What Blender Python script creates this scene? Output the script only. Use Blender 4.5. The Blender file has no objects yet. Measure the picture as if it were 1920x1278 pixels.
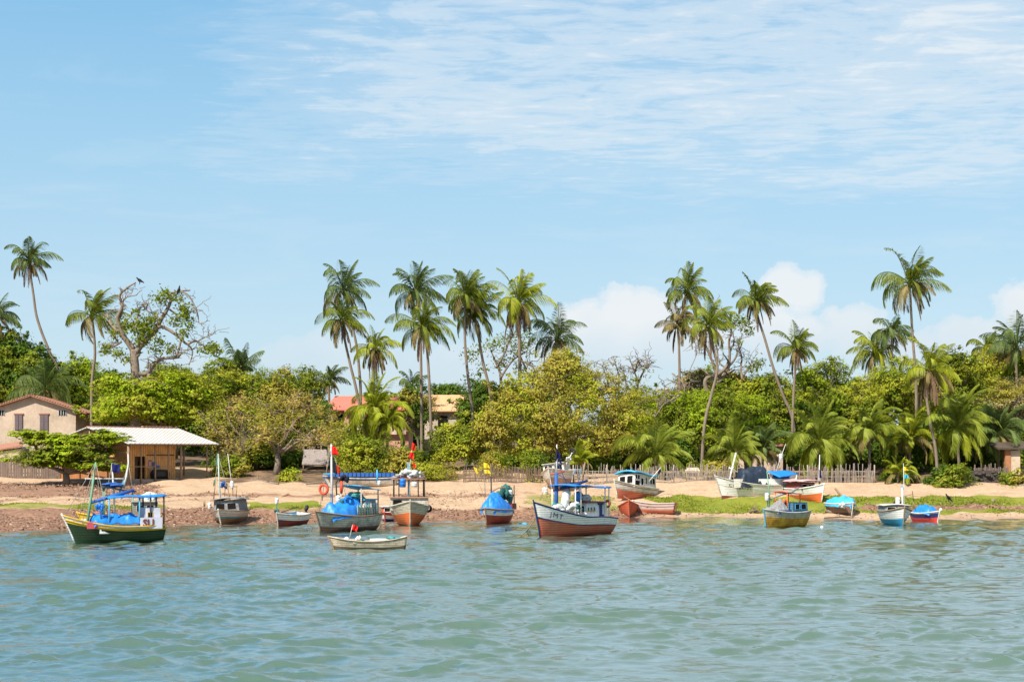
import bpy, math, random
import numpy as np
from mathutils import Matrix, Vector, Euler
random.seed(7); RNG = np.random.default_rng(11)
SC = bpy.context.scene; COL = SC.collection
F, H, PYH = 3200.0, 5.2, 850.0          # focal length in photo pixels, eye height, horizon row of the photo
R = math.radians

def W(px, py, Y):                        # photo measurement at distance Y -> metres
    return Vector(((px-960)*Y/F, Y, H+(PYH-py)*Y/F))

# ---------------------------------------------------------------- ground
_sh = [(-700,1000),(0,997),(110,993),(300,986),(400,983),(600,980),(800,978),(1000,975),(1150,970),(1350,968),(1530,972),(1650,975),(1920,972),(2600,974)]
_shY = [F*H/(p[1]-PYH) for p in _sh]; _shX = [(p[0]-960)*y/F for p, y in zip(_sh, _shY)]
def zg(X, Y):
    X = np.asarray(X, float); Y = np.asarray(Y, float)
    ys = np.interp(X, _shX, _shY)
    f = np.clip((Y-ys)/(152-ys), 0, 1)
    z = 2.55*f**0.95
    z = z + np.interp(Y, [152,170,198,206,240,400,2500], [0,1.45,2.3,2.6,6.6,8,14.0])
    z = np.where(Y < ys, np.maximum((Y-ys)*0.07, -2.0), z)
    return z
def gz(x, y): return float(zg(x, y))
def ground_at(px, py, y0=105, y1=153):
    last = None
    for Y in np.arange(y0, y1, 0.05):
        x = (px-960)*Y/F; p = PYH+(H-max(gz(x, Y),0))*F/Y
        if p <= py: break
    return Vector((x, Y, gz(x, Y)))
def water_at(px, py):
    Y = F*H/(py-PYH); return Vector(((px-960)*Y/F, Y, 0))

# ---------------------------------------------------------------- objects
def tag(o, label=None, cat=None, group=None, kind=None):
    if label: o['label'] = label
    if cat: o['category'] = cat
    if group: o['group'] = group
    if kind: o['kind'] = kind
    return o
def empty(name, loc, label, cat, group=None, rot=None):
    o = bpy.data.objects.new(name, None); COL.objects.link(o); o.location = loc; o.empty_display_size = .3
    if rot: o.rotation_euler = rot
    return tag(o, label, cat, group)
def mesh_np(name, V, Fq, mats, parent=None, smooth=False, midx=None, loc=None):
    V = np.asarray(V, np.float32).reshape(-1, 3); Fq = np.asarray(Fq, np.int32); k = Fq.shape[1]; n = len(Fq)
    if loc is not None: V = V-np.asarray(loc, np.float32)
    me = bpy.data.meshes.new(name); me.vertices.add(len(V)); me.vertices.foreach_set('co', V.ravel())
    me.loops.add(n*k); me.loops.foreach_set('vertex_index', Fq.ravel()); me.polygons.add(n)
    me.polygons.foreach_set('loop_start', np.arange(n, dtype=np.int32)*k)
    if smooth: me.polygons.foreach_set('use_smooth', np.ones(n, bool))
    if midx is not None: me.polygons.foreach_set('material_index', np.asarray(midx, np.int32))
    me.update(calc_edges=True)
    for m in (mats if isinstance(mats, (list, tuple)) else [mats]): me.materials.append(m)
    o = bpy.data.objects.new(name, me); COL.objects.link(o)
    if loc is not None: o.location = loc
    if parent: o.parent = parent
    return o

class MB:
    def __init__(s): s.v=[]; s.f=[]; s.m=[]; s.sm=[]
    def add(s, vs, fs, mi=0, sm=False):
        b=len(s.v); s.v += [Vector(q) for q in vs]
        for f in fs: s.f.append([i+b for i in f]); s.m.append(mi); s.sm.append(sm)
    def box(s, c, d, rz=0, mi=0, rot=None):
        x,y,z=d[0]/2,d[1]/2,d[2]/2; M = rot if rot else Matrix.Rotation(rz,3,'Z'); c=Vector(c)
        vs=[c+M@Vector((i*x,j*y,k*z)) for k in(-1,1) for j in(-1,1) for i in(-1,1)]
        s.add(vs,[(0,2,3,1),(4,5,7,6),(0,1,5,4),(2,6,7,3),(0,4,6,2),(1,3,7,5)],mi); return s
    def beam(s, a, b, w, h=None, mi=0):
        a=Vector(a);b=Vector(b);d=b-a;L=d.length
        if L<1e-6: return s
        q=d.to_track_quat('X','Z').to_matrix(); s.box((a+b)/2,(L,w,h or w),0,mi,q); return s
    def tube(s, pts, r, n=7, mi=0, cap=True):
        pts=[Vector(p) for p in pts]; k=len(pts)
        rs=[r]*k if not isinstance(r,(list,tuple,np.ndarray)) else list(r)
        vs=[];fs=[]
        up=Vector((0.13,0.21,1)).normalized(); prev=None
        for i,p in enumerate(pts):
            d=(pts[min(i+1,k-1)]-pts[max(i-1,0)])
            d=d.normalized() if d.length>1e-9 else Vector((0,0,1))
            if prev is None:
                a=d.cross(up); a=a if a.length>.05 else d.cross(Vector((1,0,0)))
            else: a=prev-d*prev.dot(d)
            a.normalize(); prev=a; b=d.cross(a)
            for j in range(n):
                t=2*math.pi*j/n; vs.append(p+(a*math.cos(t)+b*math.sin(t))*rs[i])
        for i in range(k-1):
            for j in range(n): fs.append((i*n+j,i*n+(j+1)%n,(i+1)*n+(j+1)%n,(i+1)*n+j))
        if cap: fs.append(tuple(range(n-1,-1,-1))); fs.append(tuple((k-1)*n+j for j in range(n)))
        s.add(vs,fs,mi,True); return s
    def ell(s, c, r, nu=10, nv=7, mi=0, jit=0, rot=None, flat=False):
        c=Vector(c); vs=[];fs=[]
        for i in range(nv+1):
            th=math.pi*i/nv
            for j in range(nu):
                ph=2*math.pi*j/nu; q=1+random.uniform(-jit,jit)
                v=Vector((r[0]*math.sin(th)*math.cos(ph)*q,r[1]*math.sin(th)*math.sin(ph)*q,r[2]*math.cos(th)*q))
                vs.append(c+(rot@v if rot else v))
        for i in range(nv):
            for j in range(nu): fs.append((i*nu+j,(i+1)*nu+j,(i+1)*nu+(j+1)%nu,i*nu+(j+1)%nu))
        s.add(vs,fs,mi,not flat); return s
    def torus(s, c, R0, r0, rot=None, n=18, m=7, mi=0):
        c=Vector(c);vs=[];fs=[]
        for i in range(n):
            a=2*math.pi*i/n
            for j in range(m):
                b=2*math.pi*j/m; v=Vector(((R0+r0*math.cos(b))*math.cos(a),r0*math.sin(b),(R0+r0*math.cos(b))*math.sin(a)))
                vs.append(c+(rot@v if rot else v))
        for i in range(n):
            for j in range(m): fs.append((i*m+j,((i+1)%n)*m+j,((i+1)%n)*m+(j+1)%m,i*m+(j+1)%m))
        s.add(vs,fs,mi,True); return s
    def sheet(s, fn, nu, nv, th=.02, mi=0, sm=True, tv=None):   # fn(u,v)->Vector, closed slab of thickness th along -z
        g=[[Vector(fn(i/nu,j/nv)) for j in range(nv+1)] for i in range(nu+1)]
        n=(nu+1)*(nv+1); vs=[p for r_ in g for p in r_]; tv=Vector(tv) if tv else Vector((0,0,-th)); vs+= [p+tv for p in vs]; fs=[]
        I=lambda i,j:i*(nv+1)+j
        for i in range(nu):
            for j in range(nv):
                fs.append((I(i,j),I(i+1,j),I(i+1,j+1),I(i,j+1))); fs.append((n+I(i,j+1),n+I(i+1,j+1),n+I(i+1,j),n+I(i,j)))
        for i in range(nu):
            fs.append((I(i+1,0),I(i,0),n+I(i,0),n+I(i+1,0))); fs.append((I(i,nv),I(i+1,nv),n+I(i+1,nv),n+I(i,nv)))
        for j in range(nv):
            fs.append((I(0,j),I(0,j+1),n+I(0,j+1),n+I(0,j))); fs.append((I(nu,j+1),I(nu,j),n+I(nu,j),n+I(nu,j+1)))
        s.add(vs,fs,mi,sm); return s
    def build(s, name, mats, parent=None, Minv=None, loc=None):
        vs=s.v
        if Minv is not None: vs=[Minv@q for q in vs]
        if loc is not None: l=Vector(loc); vs=[q-l for q in vs]
        me=bpy.data.meshes.new(name); me.from_pydata([tuple(q) for q in vs],[],s.f)
        for m in (mats if isinstance(mats,(list,tuple)) else [mats]): me.materials.append(m)
        me.polygons.foreach_set('material_index',s.m); me.polygons.foreach_set('use_smooth',s.sm); me.update()
        o=bpy.data.objects.new(name,me); COL.objects.link(o)
        if loc is not None: o.location=loc
        if parent: o.parent=parent
        return o

# ---------------------------------------------------------------- materials
class NT:
    def __init__(s, nt): s.nt=nt; s.N=nt.nodes; s.L=nt.links
    def n(s, t, **kw):
        x=s.N.new(t)
        for k,v in kw.items():
            if k in x.inputs: x.inputs[k].default_value=v
            else: setattr(x,k,v)
        return x
    def l(s,a,b): s.L.new(a,b)
    def math(s,op,a,b=None,c=None,clamp=False):
        x=s.N.new('ShaderNodeMath'); x.operation=op; x.use_clamp=clamp
        for i,q in enumerate((a,b,c)):
            if q is None: continue
            if isinstance(q,(int,float)): x.inputs[i].default_value=q
            else: s.L.new(q,x.inputs[i])
        return x.outputs[0]
    def ramp(s,fac,stops,interp='LINEAR'):
        x=s.N.new('ShaderNodeValToRGB'); cr=x.color_ramp; cr.interpolation=interp
        while len(cr.elements)<len(stops): cr.elements.new(.5)
        for e,(p,c) in zip(cr.elements,stops):
            e.position=p; e.color=(c,c,c,1) if isinstance(c,(int,float)) else (*c,1)
        s.L.new(fac,x.inputs[0]); return x.outputs[0]
    def mix(s,fac,a,b,bt='MIX'):
        x=s.N.new('ShaderNodeMix'); x.data_type='RGBA'; x.blend_type=bt
        for i,q in ((0,fac),(6,a),(7,b)):
            if isinstance(q,(int,float)): x.inputs[i].default_value=q
            elif isinstance(q,tuple): x.inputs[i].default_value=(*q,1)
            else: s.L.new(q,x.inputs[i])
        return x.outputs[2]
    def noise(s,vec,scale,detail=4,rough=.55,dist=0,dim='3D'):
        x=s.N.new('ShaderNodeTexNoise'); x.noise_dimensions=dim
        x.inputs['Scale'].default_value=scale; x.inputs['Detail'].default_value=detail; x.inputs['Roughness'].default_value=rough; x.inputs['Distortion'].default_value=dist
        if vec is not None: s.L.new(vec,x.inputs['Vector'])
        return x.outputs[0]
    def mapv(s,vec,sc=(1,1,1),loc=(0,0,0),rot=(0,0,0)):
        x=s.N.new('ShaderNodeMapping'); x.inputs['Scale'].default_value=sc; x.inputs['Location'].default_value=loc; x.inputs['Rotation'].default_value=rot
        s.L.new(vec,x.inputs[0]); return x.outputs[0]
def newmat(name):
    m=bpy.data.materials.new(name); m.use_nodes=True; m.node_tree.nodes.clear(); t=NT(m.node_tree)
    out=t.n('ShaderNodeOutputMaterial'); return m,t,out
MATS={}
def surf(name,col,rough=.7,wear=.35,wcol=None,scale=2.0,spec=.3,planks=0,streak=.25,bump=.15,metal=0):
    """paint / wood / cloth: base colour with worn blotches, vertical dirt streaks and optional plank seams"""
    if name in MATS: return MATS[name]
    m,t,out=newmat(name); p=t.n('ShaderNodeBsdfPrincipled'); p.inputs['Roughness'].default_value=rough
    p.inputs['Specular IOR Level'].default_value=spec; p.inputs['Metallic'].default_value=metal
    co=t.n('ShaderNodeTexCoord').outputs['Object']
    wc=wcol or tuple(c*.45+.03 for c in col)
    n1=t.noise(co,scale,6,.65)
    c=t.mix(t.math('MULTIPLY',t.ramp(n1,[(.42,0),(.66,1)]),wear),col,wc)
    n2=t.noise(t.mapv(co,(9,9,.9)),1.0,4,.6)
    c=t.mix(t.math('MULTIPLY',t.ramp(n2,[(.5,0),(.72,1)]),streak),c,wc)
    n3=t.noise(co,scale*7,4,.6)
    c=t.mix(.25,c,t.ramp(n3,[(.25,.35),(.75,.75)]),'OVERLAY')
    h=n3
    if planks:
        w=t.n('ShaderNodeTexWave',wave_type='BANDS',bands_direction='Z' if planks>0 else 'X'); w.inputs['Scale'].default_value=abs(planks); w.inputs['Distortion'].default_value=.35; w.inputs['Detail'].default_value=1
        t.l(co,w.inputs[0]); seam=t.ramp(w.outputs[1],[(.0,0),(.13,1)])
        c=t.mix(t.math('SUBTRACT',1,seam),c,tuple(q*.35 for q in col)); h=t.math('ADD',t.math('MULTIPLY',seam,1.5),n3)
    t.l(c,p.inputs['Base Color'])
    b=t.n('ShaderNodeBump'); b.inputs['Strength'].default_value=bump; b.inputs['Distance'].default_value=.05; t.l(h,b.inputs['Height']); t.l(b.outputs[0],p.inputs['Normal'])
    t.l(p.outputs[0],out.inputs[0]); MATS[name]=m; return m
def leafmat(name,cols,trans=.42,rough=.6,spec=.12):
    if name in MATS: return MATS[name]
    m,t,out=newmat(name); g=t.n('ShaderNodeNewGeometry')
    k=len(cols); c=t.ramp(g.outputs['Random Per Island'],[(i/(k-1) if k>1 else 0,q) for i,q in enumerate(cols)])
    pos=t.noise(g.outputs['Position'],.55,3,.6)
    c=t.mix(t.ramp(pos,[(.35,0),(.65,.45)]),c,t.mix(.5,c,cols[-1]))
    pos2=t.noise(g.outputs['Position'],1.7,2,.5)
    c=t.mix(.35,c,t.ramp(pos2,[(.3,.25),(.7,.8)]),'OVERLAY')
    p=t.n('ShaderNodeBsdfPrincipled'); p.inputs['Roughness'].default_value=rough; p.inputs['Specular IOR Level'].default_value=spec; t.l(c,p.inputs['Base Color'])
    tr=t.n('ShaderNodeBsdfTranslucent'); t.l(t.mix(.5,c,(.16,.20,.02),'MIX'),tr.inputs[0])
    mx=t.n('ShaderNodeMixShader'); mx.inputs[0].default_value=trans; t.l(p.outputs[0],mx.inputs[1]); t.l(tr.outputs[0],mx.inputs[2])
    t.l(mx.outputs[0],out.inputs[0]); MATS[name]=m; return m

bark=surf('bark',(.20,.155,.115),.9,.5,(.09,.065,.05),3,.1,bump=.5)
bark_pale=surf('bark_pale',(.25,.195,.15),.9,.6,(.10,.075,.055),3,.1,bump=.5)
bark_palm=surf('bark_palm',(.27,.21,.155),.9,.4,(.14,.10,.075),2,.1,planks=5,streak=.3,bump=.4)
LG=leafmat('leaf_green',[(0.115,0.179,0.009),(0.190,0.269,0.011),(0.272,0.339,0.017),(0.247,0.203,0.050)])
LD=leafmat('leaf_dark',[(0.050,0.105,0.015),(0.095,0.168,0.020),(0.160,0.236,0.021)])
LB=leafmat('leaf_bright',[(0.217,0.344,0.006),(0.309,0.437,0.009),(0.408,0.510,0.017),(0.363,0.353,0.045)])
LY=leafmat('leaf_yellow_green',[(0.266,0.328,0.012),(0.370,0.416,0.016),(0.474,0.488,0.031),(0.397,0.323,0.074)])
LO=leafmat('leaf_olive',[(0.246,0.235,0.027),(0.381,0.347,0.037),(0.515,0.447,0.061),(0.426,0.294,0.080)])
LBR=leafmat('leaf_brown',[(.24,.18,.085),(.34,.26,.13),(.26,.24,.07)],.2)
LW=leafmat('leaf_willow',[(0.352,0.260,0.056),(0.500,0.375,0.085),(0.622,0.472,0.122)])
PG=leafmat('palm_green',[(0.090,0.137,0.013),(0.162,0.203,0.019),(0.252,0.279,0.029)],.38,.5,.22)
PD=leafmat('palm_dark',[(.065,.115,.034),(.11,.165,.042),(.18,.22,.05)],.33,.5,.22)
PY=leafmat('palm_yellow',[(0.200,0.257,0.013),(0.320,0.362,0.021),(0.430,0.430,0.035)],.4,.5,.22)
PYG=leafmat('palm_young',[(.13,.185,.018),(.23,.285,.026),(.37,.38,.055)],.4,.5,.22)
PO=leafmat('palm_old',[(.22,.19,.06),(.32,.25,.09),(.22,.15,.065)],.3,.6,.2)
PB=leafmat('palm_brown',[(0.230,0.142,0.088),(0.297,0.189,0.115),(0.162,0.108,0.074)],.15,.8,.1)

# ---------------------------------------------------------------- vegetation builders
def leaf_quads(P, size, up=.4, asp=.5, rng=RNG, wind=0, out=None):
    n=len(P); N=rng.normal(size=(n,3)); N/=np.linalg.norm(N,axis=1)[:,None]
    if out is None: N[:,2]=np.abs(N[:,2])
    else: N=N*.55+out
    N=N+np.array([0,0,up]); N/=np.linalg.norm(N,axis=1)[:,None]
    T=np.cross(N,rng.normal(size=(n,3))); T[:,0]+=wind; T/=np.linalg.norm(T,axis=1)[:,None]; B=np.cross(N,T)
    l=(size*rng.uniform(.65,1.35,n))[:,None]; w=l*asp
    V=np.stack([P-T*l,P+B*w-N*l*.12,P+T*l,P-B*w-N*l*.12],1).reshape(-1,3)
    return V, np.arange(n*4).reshape(-1,4)
def clumps(lobes, per_m2, clump=.55, rng=RNG, fill=.12, flat=.65):
    out=[]; nrm=[]
    for c,r in lobes:
        c=np.array(c);r=np.array(r)
        area=4*math.pi*((r[0]*r[1])**1.6/3+(r[0]*r[2])**1.6/3+(r[1]*r[2])**1.6/3)**(1/1.6)
        k=max(6,int(area/(clump*clump*2.2))); m=max(4,int(area*per_m2/k))
        D=rng.normal(size=(k,3)); D/=np.linalg.norm(D,axis=1)[:,None]
        D=D[(D[:,2]>-.55)]; k=len(D)
        rad=rng.uniform(.74,1.1,k); far=rng.uniform(size=k)<.15; rad[far]=rng.uniform(1.1,1.42,far.sum()); rad=rad[:,None]
        C=c+D*r*rad
        S=clump*rng.uniform(.5,1.35,k)*np.where(far,.6,1)
        mm=rng.integers(int(m*.5),int(m*1.5)+1,k)
        idx=np.repeat(np.arange(k),mm)
        off=rng.normal(size=(len(idx),3)); P=C[idx]+off*S[idx][:,None]*np.array([.6,.6,.6*flat])
        out.append(P); nn=D[idx]/r; nn/=np.linalg.norm(nn,axis=1)[:,None]; nrm.append(nn*.55+off/np.linalg.norm(off,axis=1)[:,None]*.55)
        q=int(area*per_m2*fill); D=rng.normal(size=(q,3)); D/=np.linalg.norm(D,axis=1)[:,None]
        out.append(c+D*r*rng.uniform(.2,.9,q)[:,None]); nrm.append(D*.5)
    return np.concatenate(out),np.concatenate(nrm)
def limb(mb,a,b,r0,r1,wob=.12,n=6):
    a=Vector(a);b=Vector(b);L=(b-a).length; pts=[];rs=[]
    for i in range(n+1):
        t=i/n; p=a.lerp(b,t); k=math.sin(math.pi*t)*wob*L
        pts.append(p+Vector((random.uniform(-k,k),random.uniform(-k,k),random.uniform(-k,k)*.5+k*.3))); rs.append(r0+(r1-r0)*t)
    mb.tube(pts,rs,6)
def tree(label,px,top,bot,w,Y,mat,leaf=.2,dens=30,lobes=None,name='broadleaf_tree',group='broadleaf trees behind the beach',bk=None,clump=.6,nl=None,twigs=0,up=.45,asp=.5,trunk=True,fill=.12,flat=.65,base=None,wind=0,cat='tree',depth=.8,mats2=None):
    s=F/Y; rng=np.random.default_rng(abs(hash((px,top,w)))%2**31 if False else int(px*7+top*13+w*3+5000))
    random.seed(int(px*3+top))
    bx=(base if base is not None else px); x0=(bx-960)*Y/F; z0=gz(x0,Y)-.1
    root=empty(name,(x0,Y,z0),label,cat,group)
    if lobes is None:
        cz=H+(PYH-(top+bot)/2)*Y/F; rx=w/2/s; rz=(bot-top)/2/s; cx=(px-960)*Y/F; k=nl or max(4,min(22,int(w*(bot-top)/800)+6)); lobes=[]
        for i in range(k):
            a=rng.uniform(0,2*math.pi); q=math.sqrt(rng.uniform(0,1))*.78; e=rng.uniform(-.7,.68)
            fr=rng.uniform(.17,.48)
            xx=math.cos(a)*q; yy=math.sin(a)*q; lim=math.sqrt(max(0,1-q*q))
            lobes.append(((cx+rx*xx,Y+rx*depth*yy,cz+rz*e*lim),(rx*fr,rx*fr*depth,min(rz*fr*1.1,rx*fr*1.0)+.15)))
        lobes.append(((cx,Y,cz+rz*.45),(rx*.5,rx*.45,rz*.5)))
        lobes.append(((cx,Y,cz-rz*.15),(rx*.88,rx*.6,rz*.7)))
    else:
        lobes=[((tuple(W(a,b,Y+dy))),(rx/s,rx/s*.8 if len(q)<1 else q[0],ry/s)) for a,b,rx,ry,dy,*q in lobes]
    leaf*=.74; dens*=1.65; P,On=clumps(lobes,dens,clump*.9,rng,fill,flat)
    V,Fq=leaf_quads(P,leaf*(1+.4*np.sin(P[:,0]*.9+px)*np.sin(P[:,2]*1.1+top)+.2*np.sin(P[:,1]*2.3+P[:,0]*1.9)),up,asp,rng,wind,On)
    if mats2:
        mi=(rng.uniform(size=len(Fq))<.5).astype(int)
        nz=np.sin(P[:,0]*1.1+px)+np.sin(P[:,2]*1.4+P[:,1]*.9+top); mi=np.where(nz>.25,1,0)
        mesh_np('crown',V,Fq,[mat,mats2],root,False,mi,None).location=(0,0,0)
    else: mesh_np('crown',V,Fq,mat,root)
    o=root.children[0]; me=o.data; co=np.empty(len(me.vertices)*3,np.float32); me.vertices.foreach_get('co',co); co=co.reshape(-1,3)-np.array((x0,Y,z0),np.float32); me.vertices.foreach_set('co',co.ravel()); me.update()
    if trunk:
        mb=MB(); ctr=sorted(lobes,key=lambda q:-q[1][0]); hh=min(l[0][2] for l in lobes); fork=Vector((x0+random.uniform(-.2,.2),Y,max(z0+.6,z0+(hh-z0)*.7)))
        tr=max(.09,min(.35,w/s*.03)); mb.tube([(x0,Y,z0),((x0+fork.x)/2+.08,Y,(z0+fork.z)/2),fork],[tr*1.25,tr,tr*.85],8)
        for c,r in lobes[:14]: limb(mb,fork,c,tr*.6,tr*.2)
        for i in range(twigs+24):
            c,r=lobes[random.randrange(min(14,len(lobes)))]; c=Vector(c)
            d=Vector((random.gauss(0,1),random.gauss(-.5,.8),random.gauss(.5,.8))).normalized()
            e=c+Vector((d.x*r[0],d.y*r[1],d.z*r[2]))*random.uniform(.95,1.3); limb(mb,c,e,.06,.018,.15,6)
        mb.build('trunk',bk or bark,root,loc=(x0,Y,z0)).location=(0,0,0)
    return root

def frond(c,az,el,L,rng,droop=1.0,wind=.25,nl=42,lw=.27,hang=.45,wid=.03):
    """one palm leaf: a rib curve and two ranks of leaflets -> quads"""
    n=12; p=np.array(c,float); pts=[p.copy()]; ang=el; d3=None; tans=[]
    for i in range(n):
        t=(i+.5)/n
        d=np.array([math.cos(az)*math.cos(ang),math.sin(az)*math.cos(ang),math.sin(ang)]); d[0]+=wind*t*.9; d/=np.linalg.norm(d)
        p=p+d*L/n; pts.append(p.copy()); tans.append(d); ang-=droop*(1.9/n)*(.35+1.3*t)*max(.15,math.cos(ang)+.15)
    pts=np.array(pts); tans.append(tans[-1]); tans=np.array(tans)
    V=[];Fq=[]
    def quad(a,b,c_,d_):
        k=len(V); V.extend((a,b,c_,d_)); Fq.append((k,k+1,k+2,k+3))
    side0=np.cross(tans[0],[0,0,1.0]); nn=np.linalg.norm(side0)
    side0=side0/nn if nn>.05 else np.array([1.0,0,0])
    upv=np.cross(side0,tans[0])
    for i in range(n):
        w0=.045*(1-i/n)+.012; w1=.045*(1-(i+1)/n)+.012
        quad(pts[i]-side0*w0,pts[i]+side0*w0,pts[i+1]+side0*w1,pts[i+1]-side0*w1)
        quad(pts[i]-upv*w0,pts[i]+upv*w0,pts[i+1]+upv*w1,pts[i+1]-upv*w1)
    for k in range(nl):
        t=.14+.86*k/(nl-1); x=t*n; i=min(int(x),n-1); f=x-i; b=pts[i]*(1-f)+pts[i+1]*f; tn=tans[i]
        sd=np.cross(tn,[0,0,1.0]); q=np.linalg.norm(sd); sd=sd/q if q>.15 else side0
        ll=L*lw*(math.sin(math.pi*min(1,(t*.80+.16)))**.7)*rng.uniform(.85,1.1)
        for sg in (-1,1):
            d=sd*sg*.75+tn*(.55+.35*t)+np.array([wind*.7,0,-hang*rng.uniform(.6,1.3)]); d/=np.linalg.norm(d)
            wv=np.cross(d,tn); q=np.linalg.norm(wv); wv=wv/q if q>1e-3 else side0
            wv=wv*.5+tn*.6; wv/=np.linalg.norm(wv)
            m=b+d*ll*.55; e=b+d*ll+np.array([wind*.25*ll,0,-hang*.35*ll])
            quad(b-wv*wid*.5,b+wv*wid*.5,m+wv*wid,m-wv*wid); quad(m-wv*wid,m+wv*wid,e+wv*.008,e-wv*.008)
    return V,Fq
def fronds_mesh(name,specs,mat,root,org):
    V=[];Fq=[]
    for v,f in specs:
        b=len(V); V+=v; Fq+=[tuple(i+b for i in q) for q in f]
    if not Fq: return
    mesh_np(name,np.array(V)-np.array(org),Fq,mat,root)
def palm(label,px,py,fl,path,Y,n=22,mat=None,old=4,skirt=0,seed=1,wind=.28,r=.17,name='coconut_palm',group='tall coconut palms',elmin=-.6,nuts=True,spread=1.0,low=False,droop=1.0,lw=.27,hangk=1.0,stem=True,mat_old=None,wid=.055):
    rng=np.random.default_rng(seed); random.seed(seed); s=F/Y; L=fl/s*1.18; c=W(px,py,Y)
    pts=[c+Vector((0,0,-.1))]+[W(a,b,Y) for a,b in path]
    bx=pts[-1].x; zb=gz(bx,Y)-.15
    if pts[-1].z>zb+.3: pts.append(Vector((bx+(pts[-1].x-pts[-2].x)*.15 if len(pts)>1 else bx,Y,zb)))
    base=pts[-1].copy(); base.z=zb; pts[-1]=base
    root=empty(name,base,label,'palm tree',group)
    if stem:
        # smooth path
        cc=pts[::-1]; P=[];k=len(cc)
        for i in range(k-1):
            p0,p1,p2,p3=cc[max(i-1,0)],cc[i],cc[i+1],cc[min(i+2,k-1)]
            for j in range(5):
                t=j/5; P.append(.5*((2*p1)+(p2-p0)*t+(2*p0-5*p1+4*p2-p3)*t*t+(3*p1-p0-3*p2+p3)*t**3))
        P.append(cc[-1]); m=len(P); rs=[r*(1.0-.35*i/m+.5*max(0,1-i/(m*.1))) for i in range(m)]
        MB().tube(P,rs,8).build('trunk',bark_palm,root,loc=base).location=(0,0,0)
    G=[];O=[]
    ga=2.39996
    n=int(n*1.08)
    for i in range(n):
        t=(i+.5)/n; az=i*ga+rng.uniform(-.3,.3); el=1.5-(1.5-elmin)*t**1.2+rng.uniform(-.16,.16)
        ll=L*(.78+.3*math.sin(math.pi*min(1,t*1.1)))*rng.uniform(.72,1.14)
        fr=frond(c+Vector((math.cos(az)*.1,math.sin(az)*.1,.05-.2*t)),az,el,ll,rng,droop*(.75+.5*t)*rng.uniform(.7,1.35),wind*rng.uniform(.5,1.5)*(1.5-.7*t),44,lw,.20+1.05*hangk*min(1,t*1.6),wid*.62)
        (O if i>=n-old else G).append(fr)
    fronds_mesh('crown',G,mat or PG,root,base); fronds_mesh('old_fronds',O,mat_old or PO,root,base)
    if skirt:
        S=[]
        for i in range(skirt):
            az=i*ga; S.append(frond(c+Vector((math.cos(az)*.15,math.sin(az)*.15,-.15)),az,rng.uniform(-1.35,-.95),L*rng.uniform(.6,1.0),rng,.6,wind*.25,22,.16,1.0,wid))
        fronds_mesh('dead_fronds',S,PB,root,base)
    if nuts:
        mb=MB()
        for i in range(7):
            a=i*.9+seed; mb.ell(c+Vector((math.cos(a)*.24,math.sin(a)*.24,-.22-.1*(i%3))),(.12,.12,.15),7,5)
        mb.build('coconuts',surf('coconut',(.17,.14,.04),.6),root,loc=base).location=(0,0,0)
    return root
# ---------------------------------------------------------------- camera, light, sky
cd=bpy.data.cameras.new('camera'); cam=bpy.data.objects.new('camera',cd); COL.objects.link(cam); SC.camera=cam
cam.location=(0,0,H); cam.rotation_euler=(R(90),0,0); cd.sensor_width=36; cd.lens=36*F/1920; cd.shift_y=(PYH-639)/1920; cd.clip_end=6000; cd.clip_start=.5
SUN=Vector((-.54,-.78,1.02)).normalized(); SEL=math.asin(SUN.z); SAZ=math.atan2(SUN.x,SUN.y)
sd=bpy.data.lights.new('sun','SUN'); sd.energy=5.0; sd.angle=R(.55); sd.color=(1,.94,.84)
so=bpy.data.objects.new('sun',sd); COL.objects.link(so); so.rotation_euler=SUN.to_track_quat('Z','Y').to_euler(); so.location=(-50,-30,80)
SC.view_settings.view_transform='Standard'; SC.view_settings.look='None'; SC.view_settings.exposure=.60; SC.view_settings.gamma=1
wd=bpy.data.worlds.new('World'); SC.world=wd; wd.use_nodes=True; wd.node_tree.nodes.clear(); t=NT(wd.node_tree)
out=t.n('ShaderNodeOutputWorld'); bg=t.n('ShaderNodeBackground'); bg.inputs[1].default_value=.10; t.l(bg.outputs[0],out.inputs[0])
sky=t.n('ShaderNodeTexSky',sky_type='NISHITA'); sky.sun_disc=False; sky.sun_elevation=SEL; sky.sun_rotation=SAZ; sky.air_density=1.0; sky.dust_density=.6; sky.ozone_density=2.2
dirv=t.n('ShaderNodeTexCoord').outputs['Generated']
sp=t.n('ShaderNodeSeparateXYZ'); t.l(dirv,sp.inputs[0]); dx,dy,dz=sp.outputs
az=t.math('ARCTAN2',dx,dy); el=t.math('ARCSINE',dz)
# clear-air colour: the sky model graded a little towards cyan
grad=t.ramp(t.math('MULTIPLY',el,3.2),[(0,(.43,.50,.56)),(.22,(.345,.48,.575)),(.55,(.25,.435,.575)),(.95,(.135,.345,.55))])
grad=t.mix(1.0,grad,(10,10,10),'MULTIPLY')
base=t.mix(t.ramp(el,[(.0,.8),(.26,.8),(.70,.12)]),sky.outputs[0],grad)
# high thin cloud on a flat layer
ez=t.math('MAXIMUM',dz,.03); cx=t.math('DIVIDE',dx,ez); cy=t.math('DIVIDE',dy,ez)
cv=t.n('ShaderNodeCombineXYZ'); t.l(cx,cv.inputs[0]); t.l(cy,cv.inputs[1])
streak=t.noise(t.mapv(cv.outputs[0],(1.1,.95,1),(3.1,1.7,0),(0,0,R(24))),3.4,8,.66,.6)
rows=t.noise(t.mapv(cv.outputs[0],(1.2,2.6,1),(7.3,.2,0),(0,0,R(-14))),5.2,6,.62,.4)
patch=t.noise(t.mapv(cv.outputs[0],(.55,.42,1),(1.9,4.6,0)),1.0,3,.5)
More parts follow.
